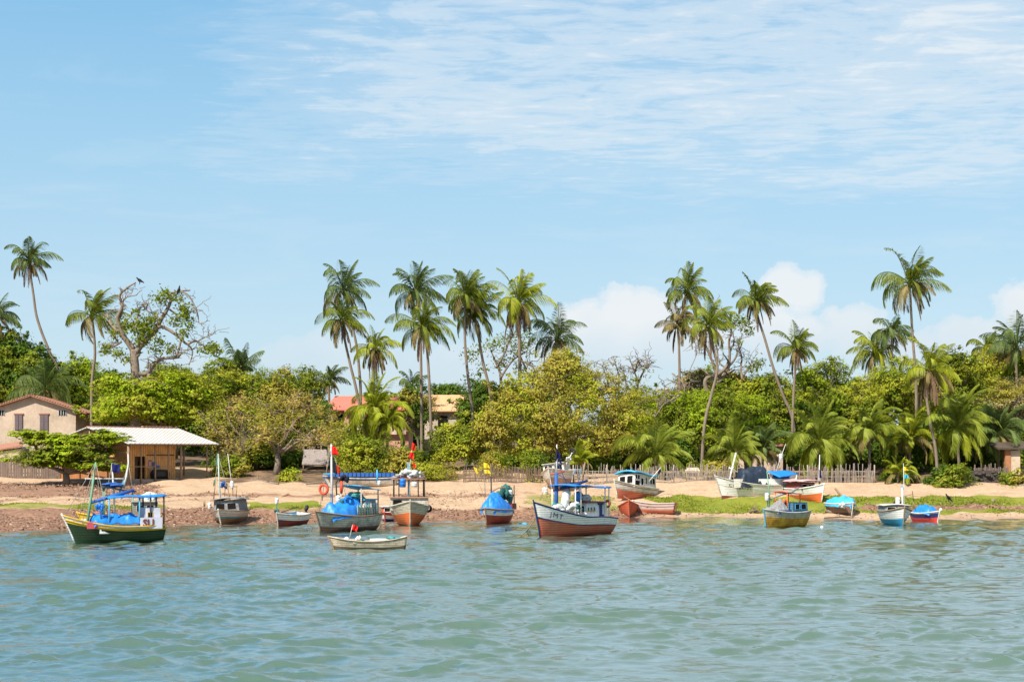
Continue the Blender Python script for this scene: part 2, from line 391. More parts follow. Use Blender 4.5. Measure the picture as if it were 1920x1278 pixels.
# where the sheet lies: high on the right, thinning to the left and towards the horizon
azr=t.ramp(t.math('MULTIPLY_ADD',az,1.6,.5),[(.02,.2),(.13,.42),(.26,.85),(.42,1),(1,1)])
elr=t.ramp(t.math('MULTIPLY',el,3.0),[(.32,0),(.40,.35),(.47,.8),(.60,1),(1,.95)])
cover=t.math('MULTIPLY',azr,elr)
body=t.math('ADD',t.math('MULTIPLY',streak,.62),t.math('MULTIPLY',rows,.40))
dens=t.math('ADD',t.math('ADD',body,t.math('MULTIPLY',patch,.55)),t.math('MULTIPLY_ADD',cover,.62,-.82))
hi=t.math('MULTIPLY',t.ramp(dens,[(.30,0),(.46,.20),(.60,.58),(.76,1)],'EASE'),t.ramp(el,[(.045,0),(.085,1)]))
# faint wisps low on the left
wv=t.n('ShaderNodeCombineXYZ'); t.l(az,wv.inputs[0]); t.l(el,wv.inputs[2])
wis=t.noise(t.mapv(wv.outputs[0],(5,1,26),(.4,0,.2)),1.6,5,.6,.4)
wis=t.math('MULTIPLY',t.ramp(wis,[(.5,0),(.78,.55)]),t.ramp(el,[(.05,0),(.11,1),(.2,1),(.26,.3)]))
# heaped cloud near the horizon
def puff(px,py,rx,ry):
    a=t.math('DIVIDE',t.math('SUBTRACT',az,(px-960)/F),rx/F); b=t.math('DIVIDE',t.math('SUBTRACT',el,(PYH-py)/F),ry/F)
    return t.math('SUBTRACT',1,t.math('SQRT',t.math('ADD',t.math('MULTIPLY',a,a),t.math('MULTIPLY',b,b))))
acc=None
for q in [(1100,605,62,55),(1165,590,62,62),(1205,585,75,58),(1140,650,130,62),(1260,640,110,60),(1460,548,52,52),(1500,560,50,48),(1470,630,110,60),(1590,620,90,60),(1890,585,75,60),(1800,640,100,55),(1690,660,120,50),(590,665,110,50),(700,680,130,45),(850,690,160,50),(1960,610,90,80),(1000,690,200,60),(300,700,160,40),(2300,600,260,90),(-400,640,300,70),(-900,600,300,100)]:
    p_=puff(*q); acc=p_ if acc is None else t.math('SMOOTH_MAX',acc,p_,.25)
cn=t.noise(t.mapv(wv.outputs[0],(1,1,1.15)),46,9,.62,.3); cn2=t.noise(t.mapv(wv.outputs[0],(1,1,1.2),(.3,0,.1)),18,4,.5)
cd_=t.math('ADD',acc,t.math('ADD',t.math('MULTIPLY_ADD',cn,1.25,-.62),t.math('MULTIPLY_ADD',cn2,.8,-.42)))
cum=t.math('MULTIPLY',t.ramp(cd_,[(.08,0),(.22,.60),(.45,.95)],'EASE'),.84)
cum=t.math('MULTIPLY',cum,t.ramp(az,[(0,.62),(.001,.62)]) if False else t.ramp(t.math('MULTIPLY_ADD',az,1.5,.5),[(.3,.6),(.47,.75),(.53,1)]))
cum=t.math('MULTIPLY',cum,t.ramp(el,[(.03,.40),(.072,1)]))
shade=t.mix(t.ramp(t.math('ADD',el,t.math('MULTIPLY_ADD',cn2,.06,-.03)),[(.040,0),(.085,1)]),(4.1,4.9,5.6),(6.0,6.05,6.1))
col=t.mix(t.math('MULTIPLY',hi,.92),base,(5.3,5.75,6.1)); col=t.mix(t.math('MULTIPLY',wis,.6),col,(4.8,5.5,6.0)); col=t.mix(cum,col,shade)
t.l(col,bg.inputs[0])

# ---------------------------------------------------------------- ground
xs=np.concatenate([[-1500,-700,-300,-160,-110,-80],np.arange(-62,62.01,.33),[80,110,160,300,700,1500]])
ys=np.concatenate([[60,90,104],np.arange(108,176,.33),[178,182,190,200,230,300,500,900,1600,2600]])
XX,YY=np.meshgrid(xs,ys); ZZ=zg(XX,YY)
nz=np.zeros_like(XX)
for k in range(26):
    a=RNG.uniform(0,math.pi); w=RNG.uniform(.25,3.2); nz+=np.sin((XX*math.cos(a)+YY*math.sin(a))*w+RNG.uniform(0,6))*.035/w**.6
dry=np.clip((YY-np.interp(XX,_shX,_shY)-.3)/3,0,1); ZZ=ZZ+nz*.6*dry-np.where((YY>175),.1,0)*0
V=np.stack([XX,YY,ZZ],-1).reshape(-1,3); ny,nx=XX.shape
I=np.arange(ny*nx).reshape(ny,nx); Q=np.stack([I[:-1,:-1],I[:-1,1:],I[1:,1:],I[1:,:-1]],-1).reshape(-1,4)
def sm(x,a,b): return np.clip((x-a)/(b-a),0,1)**2*(3-2*np.clip((x-a)/(b-a),0,1))
def band(v,a,b,e): return sm(v,a-e,a+e)*(1-sm(v,b-e,b+e))
def zones(X,Y,Z):
    u=960+F*X/Y; v=PYH+(H-Z)*F/Y; t_=(Y-np.interp(X,_shX,_shY))
    w1=np.sin(X*.9+Y*1.7)+np.sin(X*.37-Y*.8+2)+np.sin(X*2.1+Y*.6+1)*.6; w2=np.sin(X*.5+1)+np.sin(X*1.3+Y*.9)+.7*np.sin(X*3.1-Y*1.4)
    u=u+w1*13; v=v+w2*1.5*np.clip((t_)/2,0,1)
    gr=band(v,930,962,5)*sm(u,1185,1265)*(1-.85*band(v,947,956,4)*sm(u,1560,1640))
    gr=np.maximum(gr,band(v,926,962,4)*band(u,985,1165,25)*.55)
    gr=np.maximum(gr,band(v,937+(590-u)*.045,953,2.5)*band(u,452,600,8))
    gr=np.maximum(gr,band(v,943,954,3)*(1-sm(u,290,345))*.62)
    wr=band(v,953,1000,6)*(1-sm(u,1180,1290))*(1-.0*u)
    wr=np.maximum(wr,band(v,903,934,5)*(1-sm(u,280,350))*.66); wr=np.maximum(wr,band(v,924,932,3)*band(u,300,1000,40)*.6); wr=np.maximum(wr,band(v,936,940,2)*(1-sm(u,400,470))*.6)
    wr=np.maximum(wr,band(v,944,957,4)*sm(u,1540,1640)*.9); wr=np.maximum(wr,band(v,955,975,5)*sm(u,1180,1290)*.30)
    wr=np.maximum(wr,band(v,915,950,8)*band(u,780,900,30)*.35)
    soil=sm(Y,151.5,154)*(1-.75*band(u,860,1420,30)*(1-sm(Y,166,172)))*(1-.6*(u<420)*(1-sm(Y,166,170)))
    wet=1-sm(t_,0.0,1.6)
    return gr,wr,soil,wet
gr,wr,soil,wet=[q.reshape(-1) for q in zones(XX,YY,ZZ)]
m,t,out=newmat('beach'); g=t.n('ShaderNodeNewGeometry'); P_=g.outputs['Position']
at=t.n('ShaderNodeVertexColor',layer_name='zone'); ss=t.n('ShaderNodeSeparateColor'); t.l(at.outputs[0],ss.inputs[0])
n1=t.noise(P_,.7,6,.65); n2=t.noise(P_,3.2,6,.7); n3=t.noise(t.mapv(P_,(.25,1.1,1)),1.2,5,.6)
sand=t.mix(t.ramp(n2,[(.3,0),(.7,1)]),(.45,.29,.17),(.66,.475,.31)); sand=t.mix(t.math('MULTIPLY',t.ramp(n3,[(.48,0),(.7,1)]),.55),sand,(.36,.22,.14))
wrk=t.mix(t.ramp(n2,[(.35,0),(.65,1)]),(.14,.07,.042),(.46,.265,.165))
grs=t.mix(t.ramp(n1,[(.35,0),(.65,1)]),(.17,.21,.022),(.27,.27,.03)); grs=t.mix(t.math('MULTIPLY',t.ramp(n2,[(.55,0),(.75,1)]),.4),grs,(.30,.22,.08))
soi=t.mix(t.ramp(n1,[(.4,0),(.65,1)]),(.13,.085,.05),(.30,.19,.11))
def zmask(s_,k=1.1,a=.42,b=.62): return t.ramp(t.math('ADD',s_,t.math('MULTIPLY_ADD',t.math('ADD',t.math('MULTIPLY',n2,.6),t.math('MULTIPLY',n3,.5)),k,-.55*k)),[(a,0),(b,1)])
al=at.outputs[1]
c=t.mix(zmask(ss.outputs[2],.7),sand,soi); c=t.mix(zmask(ss.outputs[1]),c,wrk); c=t.mix(zmask(ss.outputs[0],.9),c,grs)
c=t.mix(t.math('MULTIPLY',al,.55),c,t.mix(.5,c,(.20,.135,.10)))
p=t.n('ShaderNodeBsdfPrincipled'); t.l(c,p.inputs['Base Color']); t.l(t.ramp(al,[(.2,.95),(1,.45)]),p.inputs['Roughness']); p.inputs['Specular IOR Level'].default_value=.25
b=t.n('ShaderNodeBump'); b.inputs['Strength'].default_value=.8; b.inputs['Distance'].default_value=.18; t.l(t.math('ADD',n2,t.noise(P_,9,4,.6)),b.inputs['Height']); t.l(b.outputs[0],p.inputs['Normal']); t.l(p.outputs[0],out.inputs[0])
go=mesh_np('ground',V,Q,m,None,True); tag(go,kind='structure')
vc=go.data.color_attributes.new('zone','FLOAT_COLOR','POINT'); vc.data.foreach_set('color',np.stack([gr,wr,soil,wet],-1).astype(np.float32).ravel())

# short grass and wrack, nothing anyone could count
def scatter(mask_i,n,thr):
    out_=[]
    while sum(map(len,out_))<n:
        X=RNG.uniform(-56,56,n*3); Y=RNG.uniform(112,153,n*3); Z=zg(X,Y); q=zones(X,Y,Z)[mask_i]
        k=(q>thr+RNG.uniform(0,.35,n*3))&(Y>np.interp(X,_shX,_shY)+.25); out_.append(np.stack([X,Y,Z],-1)[k])
    return np.concatenate(out_)[:n]
Pg=scatter(0,34000,.35); n=len(Pg); a=RNG.uniform(0,6.28,n); wv_=np.stack([np.cos(a),np.sin(a),0*a],-1)*.05; hh=RNG.uniform(.03,.085,n)[:,None]; ln=RNG.normal(size=(n,3))*.05; ln[:,2]=0
Vg=np.stack([Pg-wv_-[0,0,.02],Pg+wv_-[0,0,.02],Pg+wv_*.3+ln+hh*[0,0,1],Pg-wv_*.3+ln+hh*[0,0,1]],1).reshape(-1,3)
tag(mesh_np('grass',Vg,np.arange(n*4).reshape(-1,4),leafmat('grass_blade',[(.16,.21,.02),(.24,.28,.03),(.31,.30,.05)],.3)),'short bright green grass growing along the upper beach','grass',kind='stuff')
Pw=scatter(1,24000,.22); Vw,Fw=leaf_quads(Pw+[0,0,.05],RNG.uniform(.03,.13,len(Pw)),1.4,.6)
tag(mesh_np('seaweed',Vw,Fw,leafmat('wrack_bits',[(.06,.035,.025),(.16,.085,.055),(.30,.17,.12),(.50,.36,.27)],0,.8,.1)),'reddish brown wrack and pebbles washed up along the shore','seaweed',kind='stuff')

# ---------------------------------------------------------------- water: a field of short wind waves
uc=np.concatenate([[-6,-3,-1.4,-.8,-.55],np.linspace(-.42,.42,1080),[.55,.8,1.4,3,6]])
yr=[2,6,12,18,24,28]; 
while yr[-1]<150: yr.append(yr[-1]+max(.075,yr[-1]*.0021))
yr=np.array(yr+[160.]); UU,YW=np.meshgrid(uc,yr); XW=UU*YW
ZW=np.zeros_like(XW); DX=np.zeros_like(XW); DY=np.zeros_like(XW)
wr_=np.random.default_rng(5)
for k in range(150):
    lam=.26*(2.3/.26)**wr_.uniform(0,1); kk=2*math.pi/lam
    th=R(-97)+wr_.normal()*R(33)          # crests run mostly across the view
    amp=.0047*lam**1.12*wr_.uniform(.5,1.3)
    ph=wr_.uniform(0,6.28); arg=kk*(XW*math.cos(th)+YW*math.sin(th))+ph
    # fade waves the mesh cannot carry at that distance
    fade=np.clip((lam/np.maximum(.0021*YW,.075)-1.9)/2.5,0,1)
    ZW+=amp*np.cos(arg)*fade; DX-=amp*math.cos(th)*np.sin(arg)*fade*.7; DY-=amp*math.sin(th)*np.sin(arg)*fade*.7
gust=1+.35*np.sin(XW*.11+YW*.05)*np.sin(YW*.13-XW*.04)+.2*np.sin(XW*.31-YW*.21)
sh=np.interp(XW,_shX,_shY)-YW; calm=np.clip(sh/20,.6,1)*gust
core=(np.abs(UU)<.43)*(YW>26)
env=np.clip(.5+.30*np.sin(XW*.83+YW*.31+1)+.30*np.sin(-XW*.47+YW*.72+2)+.25*np.sin(XW*.29+YW*1.13)+.2*np.sin(XW*1.7-YW*.5),0,1.4)**1.8; calm=np.minimum(calm*(.60+1.15*env),1.38)
ZW*=calm*core; DX*=calm*core; DY*=calm*core
Vw=np.stack([XW+DX,YW+DY,ZW],-1).reshape(-1,3); ny,nx=XW.shape; I=np.arange(ny*nx).reshape(ny,nx)
m,t,out=newmat('river_water'); g=t.n('ShaderNodeNewGeometry'); P_=g.outputs['Position']
at=t.n('ShaderNodeVertexColor',layer_name='shallow')
n1=t.noise(t.mapv(P_,(.06,.03,1)),1,4,.55)
dc=t.mix(n1,(.066,.116,.082),(.086,.140,.100)); dc=t.mix(at.outputs[0],dc,(.27,.215,.155))
p=t.n('ShaderNodeBsdfPrincipled'); t.l(dc,p.inputs['Base Color']); p.inputs['Roughness'].default_value=.06; p.inputs['IOR'].default_value=1.38; p.inputs['Specular IOR Level'].default_value=.5; p.inputs['Coat Weight'].default_value=1; p.inputs['Coat Roughness'].default_value=.04; p.inputs['Coat IOR'].default_value=1.5
h=t.math('ADD',t.noise(t.mapv(P_,(1,1.3,1)),7.5,4,.65,.3),t.math('MULTIPLY',t.noise(t.mapv(P_,(.55,1,1)),1.6,3,.6),2.2))
b=t.n('ShaderNodeBump'); b.inputs['Strength'].default_value=.26; b.inputs['Distance'].default_value=.03; t.l(h,b.inputs['Height']); t.l(b.outputs[0],p.inputs['Normal']); t.l(b.outputs[0],p.inputs['Coat Normal']); t.l(p.outputs[0],out.inputs[0])
wo=mesh_np('water',Vw,np.stack([I[:-1,:-1],I[:-1,1:],I[1:,1:],I[1:,:-1]],-1).reshape(-1,4),m,None,True); tag(wo,kind='structure')
shal=np.clip(1-sh/11,0,1).reshape(-1)**1.5; vc=wo.data.color_attributes.new('shallow','FLOAT_COLOR','POINT'); vc.data.foreach_set('color',np.stack([shal]*3+[shal*0+1],-1).astype(np.float32).ravel())
# ---------------------------------------------------------------- trees
T=tree
# gnarled pale tree (limbs measured on the photograph)
def traced(label,paths,Y,clus,mat,base,name='gnarled_tree',leaf=.17,per=150,cr=.5,bk=bark_pale,group='broadleaf trees behind the beach'):
    s=F/Y; b=W(*base,Y); zb=gz(b.x,Y)-.1; org=Vector((b.x,Y,zb)); root=empty(name,org,label,'tree',group); mb=MB(); random.seed(len(paths))
    for pts,r0,r1 in paths:
        k=len(pts); P=[]; dyo=random.uniform(-1.6,1.6)
        for i,(a,c) in enumerate(pts): P.append(W(a,c,Y)+Vector((0,dyo*i/(k-1) if k>1 else 0,0)))
        Q=[]
        for i in range(k-1):
            p0,p1,p2,p3=P[max(i-1,0)],P[i],P[i+1],P[min(i+2,k-1)]
            for j in range(4):
                t=j/4; Q.append(.5*((2*p1)+(p2-p0)*t+(2*p0-5*p1+4*p2-p3)*t*t+(3*p1-p0-3*p2+p3)*t**3))
        Q.append(P[-1]); m=len(Q); mb.tube(Q,[.8*(r0+(r1-r0)*i/(m-1))/s for i in range(m)],7)
        # side twigs
        for i in range(9 if r1<2.5 else 3):
            q=Q[random.randrange(m//3,m)]; e=q+Vector((random.gauss(0,.8),random.gauss(0,.5),random.gauss(.4,.6))); limb(mb,q,e,max(.035,r1/s*.7),.018,.2,5)
            e2=e.lerp(q,.5); limb(mb,e2,e2+Vector((random.gauss(0,.6),random.gauss(0,.4),random.gauss(.1,.5))),.03,.015,.2,4)
    if name!='dead_branch': mb.tube([tuple(org),tuple(W(*base,Y))],[paths[0][1]/s*.95,paths[0][1]/s*.8],8)
    mb.build('trunk',bk,root,loc=org).location=(0,0,0)
    rng=np.random.default_rng(len(clus)); P=[]
    for a,c,rr in clus:
        n=int(per*(rr/14)**2)+5; P.append(np.array(W(a,c,Y))+rng.normal(size=(n,3))*[rr/s*.55,.9,rr/s*.42])
    P=np.concatenate(P); V,Fq=leaf_quads(P,np.full(len(P),leaf),.3,.5,rng); mesh_np('crown',V-np.array(org),Fq,mat,root); return root
traced('gnarled pale-barked tree with bare twisting limbs and two perched birds',[
 ([(255,735),(254,700),(252,672),(250,655)],12,9),([(250,655),(238,640),(222,622),(210,612),(200,600),(194,585)],8,2),
 ([(250,660),(236,635),(222,600),(232,575),(228,555),(245,540),(260,532)],6,1.5),([(222,600),(230,588),(233,572),(240,560),(262,556)],3,1.2),
 ([(252,665),(262,650),(275,635),(290,620),(300,600),(312,580),(318,565),(318,550),(335,545),(355,543)],8,1.5),([(335,546),(352,552),(365,572),(372,590),(375,606),(385,608)],2.2,1),
 ([(290,620),(302,612),(320,620),(340,635),(352,645),(370,640),(392,655)],5,1.5),([(340,635),(336,655),(332,672)],3,1.5),([(258,700),(275,700),(285,685),(300,672),(330,670),(340,660)],6,2),
 ([(280,700),(276,720),(274,740)],5,5),([(276,715),(282,695),(296,676)],4,2),([(262,650),(266,625),(258,600),(262,580),(275,570)],4,1.2),([(300,600),(290,590),(275,582),(265,570)],3,1),
 ([(352,645),(362,660),(356,685)],2.5,1),([(318,580),(335,592),(345,590)],2.5,1),([(228,640),(212,650),(196,652)],3,1),([(370,640),(385,632),(398,628)],1.8,.8)],
 168,[(235,608,15),(262,612,22),(285,600,15),(300,560,16),(330,558,13),(345,578,14),(350,595,12),(330,600,14),(215,625,10),(200,650,11),(222,665,12),(300,640,12),(320,655,12),(345,625,12),(385,655,12),(400,650,12),(290,655,10),(255,585,9),(275,620,22),(310,548,10),(355,610,9),(240,675,10),(265,640,12),(195,660,9),(405,660,12),(330,690,12)],LG,(255,735))
traced('bare grey-limbed gnarled tree behind the tall leaning palm mid right',[
 ([(1330,740),(1322,722),(1326,708),(1345,702),(1358,692),(1365,680)],5.5,3.5),([(1340,722),(1352,712),(1360,700),(1366,688)],5,4),([(1366,690),(1368,665),(1366,640),(1370,620),(1362,600),(1346,592),(1335,590)],3.5,1.2),
 ([(1368,685),(1378,672),(1384,655),(1386,640),(1392,625)],3,1),([(1366,670),(1372,650),(1376,640),(1372,625)],2.2,1),([(1392,712),(1390,690),(1393,670),(1390,655),(1396,640)],3,1.2),([(1394,705),(1402,690),(1408,680)],2.2,1),
 ([(1362,690),(1350,680),(1345,660),(1338,650)],2.5,1),([(1352,700),(1344,690),(1330,660),(1320,645)],2.2,.9)],176,
 [(1350,595,14),(1375,600,16),(1395,605,14),(1405,620,10),(1360,615,9),(1410,690,13),(1425,680,12),(1330,690,10),(1385,640,7)],LG,(1330,740),leaf=.16)
traced('thin open tree with sparse small leaf tufts between the tall palm trunks',[
 ([(940,740),(938,700),(930,680),(920,655)],4,1.5),([(938,710),(950,690),(965,672),(985,660)],3,1.2),([(930,690),(945,665),(955,640),(968,620)],2.5,1),([(990,720),(985,690),(975,660),(985,630)],3,1),([(944,738),(980,728),(1006,714),(1000,690),(985,680),(970,676)],3,1.5),([(980,728),(1003,716),(990,702),(975,696)],4,2)],184,
 [(880,668,18),(900,655,16),(920,645,18),(945,640,22),(970,632,20),(990,625,14),(960,660,18),(940,680,16),(985,655,20),(1000,640,12),(905,690,14),(880,710,14),(900,725,16),(975,690,14)],LG,(940,740),leaf=.15,per=70)
traced('twiggy half-bare tree on the skyline right of the dark squat palm',[
 ([(1195,740),(1195,715),(1188,695),(1180,675)],3,.8),([(1195,720),(1205,700),(1212,685),(1216,672)],3,.8),([(1160,740),(1160,705),(1155,685),(1150,668)],2.6,.7),([(1175,735),(1172,705),(1165,690)],2.4,.7),([(1188,700),(1200,680)],2,.7),([(1145,735),(1135,700),(1130,685)],2,.7),([(1190,700),(1194,676)],2,.6),([(1212,690),(1222,680)],1.6,.6)],186,
 [(1150,680,12),(1135,690,13),(1190,685,10),(1205,695,10),(1165,700,12),(1120,700,10),(1215,700,8),(1155,715,16),(1190,720,16),(1210,725,14),(1125,725,16)],LO,(1180,740),leaf=.13,per=42,bk=bark)
traced('fallen sun-bleached dead branch lying across the bushes in the middle right',[
 ([(1278,738),(1262,748),(1245,758),(1238,768),(1228,782)],2.6,1.2),([(1268,742),(1250,738),(1246,725),(1262,716),(1276,722)],1.6,.8),([(1255,752),(1240,752),(1234,765)],1.6,.7),([(1260,700),(1270,708),(1278,718),(1282,735)],1.4,1),([(1290,700),(1300,680),(1308,660),(1305,640)],1.3,.5)],163.5,[(1280,745,4)],LBR,(1278,738),name='dead_branch',per=3)
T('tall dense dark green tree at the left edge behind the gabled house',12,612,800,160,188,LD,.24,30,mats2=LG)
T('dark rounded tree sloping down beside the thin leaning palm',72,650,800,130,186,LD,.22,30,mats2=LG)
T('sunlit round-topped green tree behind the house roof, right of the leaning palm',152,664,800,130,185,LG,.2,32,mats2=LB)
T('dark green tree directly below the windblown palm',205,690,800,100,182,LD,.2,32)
T('small round green tree at the foot of the gnarled tree',330,685,740,110,189,LG,.2,30)
T('green bushy tree low behind the shed roof, left of the wide bright one',222,705,790,80,180,LG,.2,30)
T('wide spreading bright green tree above the shed roof',305,700,815,280,170,LB,.19,36,mats2=LY,nl=18,flat=.4,up=.8)
T('bushy green tree with mixed foliage right of the wide bright tree',410,685,800,150,178,LG,.18,30,mats2=LY)
T('leafy tree below the skyline rosette palm, reddish tinged',505,690,800,130,176,LG,.18,30,mats2=LO)
T('airy green tree whose twigs reach into the sky left of the red-roofed house',562,688,790,110,179,LG,.17,26,twigs=14)
T('feathery pale olive tree beside the shed with drooping foliage',455,735,895,170,163,LW,.15,24,wind=1.2,asp=.28,up=.1,twigs=40,mats2=LY,flat=1.0,lobes=[(395,800,28,35,0),(425,768,26,22,1),(457,782,36,30,-1),(490,762,24,20,1),(428,842,44,38,0),(480,832,38,42,-1),(455,748,12,10,0)])
T('feathery straw-coloured tree with a forked pale trunk on the sand',560,738,868,190,161,LW,.15,25,wind=1.2,asp=.28,up=.1,base=518,twigs=50,flat=1.0,lobes=[(513,778,28,26,0),(545,754,24,18,1),(578,768,30,24,0),(612,795,28,28,0),(540,806,40,34,-1),(590,822,38,30,-1),(498,822,26,30,-1),(632,832,20,22,0),(560,742,12,9,0)],bk=bark_pale,mats2=LO)
T('dark leafy tree in front of the left end of the red-roofed house',600,748,830,62,172,LD,.18,34)
T('dense dark glossy tree left of the big central tree',908,705,840,100,176,LD,.18,34,mats2=LG)
T('bushy green tree hiding the lower left wall of the red-roofed house',655,785,868,80,170,LG,.17,34,mats2=LY)
T('grey-green tree between the red-roofed and the orange-roofed house',785,712,830,70,182,LO,.17,30,mats2=LD)
T('low spreading tree in the distance above the orange roof',845,722,760,90,210,LD,.2,26)
T('big sprawling olive tree with rusty patches in the middle of the shore',1050,668,868,300,165,LO,.17,30,mats2=LY,nl=20,twigs=60,lobes=[(1060,705,60,45,0),(1010,730,75,40,-2),(1110,735,70,40,1),(960,790,65,45,-3),(1050,780,90,50,-4),(1140,790,75,48,-2),(920,820,40,42,-3),(1000,830,60,40,-3),(1090,830,80,42,-3),(1165,820,50,45,0),(1055,690,35,30,1),(1180,770,40,40,2)])
T('brownish twiggy upper tree growing out of the big central one',1060,655,745,110,170,LBR,.15,26,mats2=LO,twigs=26)
T('hazy olive tree right of the big central tree',1205,718,850,130,175,LO,.17,30,mats2=LG,twigs=12)
T('vivid bright green tree left of the leaning curved palm trunk',1292,728,850,150,166,LB,.18,36,mats2=LG)
T('brown dry twiggy tree behind the vivid green one',1310,690,775,110,184,LBR,.15,30,mats2=LO,twigs=24)
T('vivid green tree right of the curved palm trunk',1370,728,850,130,168,LG,.18,34,mats2=LB)
T('mixed green and brown tree below the bare gnarled limbs',1385,700,800,120,178,LO,.17,30,mats2=LG,twigs=14)
T('leafy green tree around the long leaning palm trunk',1440,695,830,130,176,LG,.17,30,mats2=LY,twigs=10)
T('tree with airy leaf sprays reaching the sky right of the short bare-trunked palm',1545,672,800,110,180,LG,.18,26,mats2=LB,twigs=14)
T('dark green tree behind the low palm with yellow fronds',1495,720,840,120,176,LD,.18,32,mats2=LG)
T('bushy green tree in the middle of the right-hand thicket',1590,715,840,130,175,LG,.18,32,mats2=LY)
T('yellow-green tree filling the space left of the tallest palm',1655,692,800,140,177,LY,.17,34,mats2=LG)
T('lime green domed tree behind the tallest palm trunk',1692,668,790,110,181,LY,.17,32,mats2=LB)
T('olive yellow tree between the tallest palm and the right edge',1790,660,800,150,181,LY,.17,32,mats2=LG,twigs=16)
T('yellow-green tree near the right edge with pale branch tips',1860,640,770,130,185,LY,.17,32,mats2=LO,twigs=14)
T('bright fresh green tree cut by the right edge',1922,652,760,90,182,LB,.18,34)
T('dry brown tangled tree low at the right edge',1895,705,790,110,172,LBR,.14,36,mats2=LO,twigs=20)
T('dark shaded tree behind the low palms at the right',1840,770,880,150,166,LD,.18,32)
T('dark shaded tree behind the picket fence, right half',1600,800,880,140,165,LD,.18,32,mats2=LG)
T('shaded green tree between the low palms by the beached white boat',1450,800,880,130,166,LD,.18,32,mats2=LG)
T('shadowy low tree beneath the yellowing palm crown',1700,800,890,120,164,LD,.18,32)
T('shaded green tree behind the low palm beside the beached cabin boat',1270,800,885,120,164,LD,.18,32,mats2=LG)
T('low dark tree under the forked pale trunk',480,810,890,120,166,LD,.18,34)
# tiered almond tree before the plank fence
T('flat-tiered almond tree with glossy leaves in front of the plank fence',123,803,885,220,150.5,LB,.2,60,mats2=LG,up=1.2,asp=.55,fill=.3,flat=.3,clump=.5,name='almond_tree',lobes=[(52,815,32,12,0,.9),(95,824,42,15,0,1.6),(140,835,40,15,-.5,1.5),(185,826,45,12,-.3,1.2),(40,858,40,13,0,1.2),(80,866,36,13,-.5,1.4),(150,851,45,12,-1,1.3),(185,845,26,9,.4,1),(175,872,48,12,-.8,1.3),(212,877,24,8,-.5,1),(122,850,40,22,.3,1.8),(205,816,26,9,0,1)])
# bushes
B_=lambda label,px,top,bot,w,Y,mat,**k: T(label,px,top,bot,w,Y,mat,k.pop('leaf',.14),k.pop('dens',46),name='bush',group='bushes along the top of the beach',cat='bush',trunk=False,clump=.4,**k)
B_('bright yellow-green bush on the sand right of the forked trunk',545,880,912,50,154.5,LY,mats2=LB)
B_('large leafy bush behind the red-flagged boats',690,815,905,115,158,LG,mats2=LY)
B_('leafy bush left of the twin straight palm trunks',755,835,905,90,157,LG,mats2=LO)
B_('yellowish low bush below the twin palm trunks',805,868,908,110,155,LY,mats2=LO)
B_('green bush with big leaves right of the twin palm trunks',850,790,880,110,165,LG,mats2=LY,leaf=.18)
B_('olive bush spilling down the left side of the big central tree',925,845,900,70,158,LO,mats2=LG)
B_('dark drooping bush in front of the big central tree',1000,840,895,70,158,LD,mats2=LG)
B_('small yellow bush by the dark brushwood fence',1000,893,912,38,153.2,LY)
B_('dark green bush under the big central tree, right part',1110,845,890,110,163,LD)
B_('leafy green bush with dark hollow beneath on the right bank',1790,872,928,95,150.8,LG,mats2=LD,leaf=.17)
B_('pale green bush at the right edge above the fallen trunk',1905,880,935,60,151,LG,mats2=LO)
B_('low dry brush at the right end of the lawn',1890,915,945,60,149.5,LBR,mats2=LO)
B_('dark bush between the picket fence and the tall palm at right',1690,880,925,80,153.5,LD,mats2=LG)
B_('small bush behind the picket fence by the pale shelter',1350,862,900,90,156,LG,mats2=LO)
B_('bush growing on the left, below the feathery tree',430,860,905,70,159,LG,mats2=LO)
# backing wood and undergrowth: one mass each
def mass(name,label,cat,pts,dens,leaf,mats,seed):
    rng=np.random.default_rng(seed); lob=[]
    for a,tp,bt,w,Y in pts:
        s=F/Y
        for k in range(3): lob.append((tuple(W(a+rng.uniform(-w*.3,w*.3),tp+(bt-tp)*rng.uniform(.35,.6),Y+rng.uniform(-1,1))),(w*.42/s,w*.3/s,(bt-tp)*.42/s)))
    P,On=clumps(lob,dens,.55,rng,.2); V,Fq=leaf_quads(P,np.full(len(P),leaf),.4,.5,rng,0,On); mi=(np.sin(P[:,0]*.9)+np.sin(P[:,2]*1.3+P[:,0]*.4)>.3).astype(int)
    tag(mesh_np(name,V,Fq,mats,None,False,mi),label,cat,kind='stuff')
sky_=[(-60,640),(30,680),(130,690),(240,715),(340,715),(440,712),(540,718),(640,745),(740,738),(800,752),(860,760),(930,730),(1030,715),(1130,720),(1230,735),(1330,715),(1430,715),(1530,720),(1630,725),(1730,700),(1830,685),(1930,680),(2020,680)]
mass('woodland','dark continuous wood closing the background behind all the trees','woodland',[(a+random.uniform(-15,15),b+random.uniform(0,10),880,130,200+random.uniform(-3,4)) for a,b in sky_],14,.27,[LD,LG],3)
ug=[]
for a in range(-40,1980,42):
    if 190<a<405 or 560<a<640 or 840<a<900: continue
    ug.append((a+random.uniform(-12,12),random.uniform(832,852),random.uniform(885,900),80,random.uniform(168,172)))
mass('undergrowth','tangle of low dark scrub under the trees','undergrowth',ug,22,.18,[LD,LG],4)

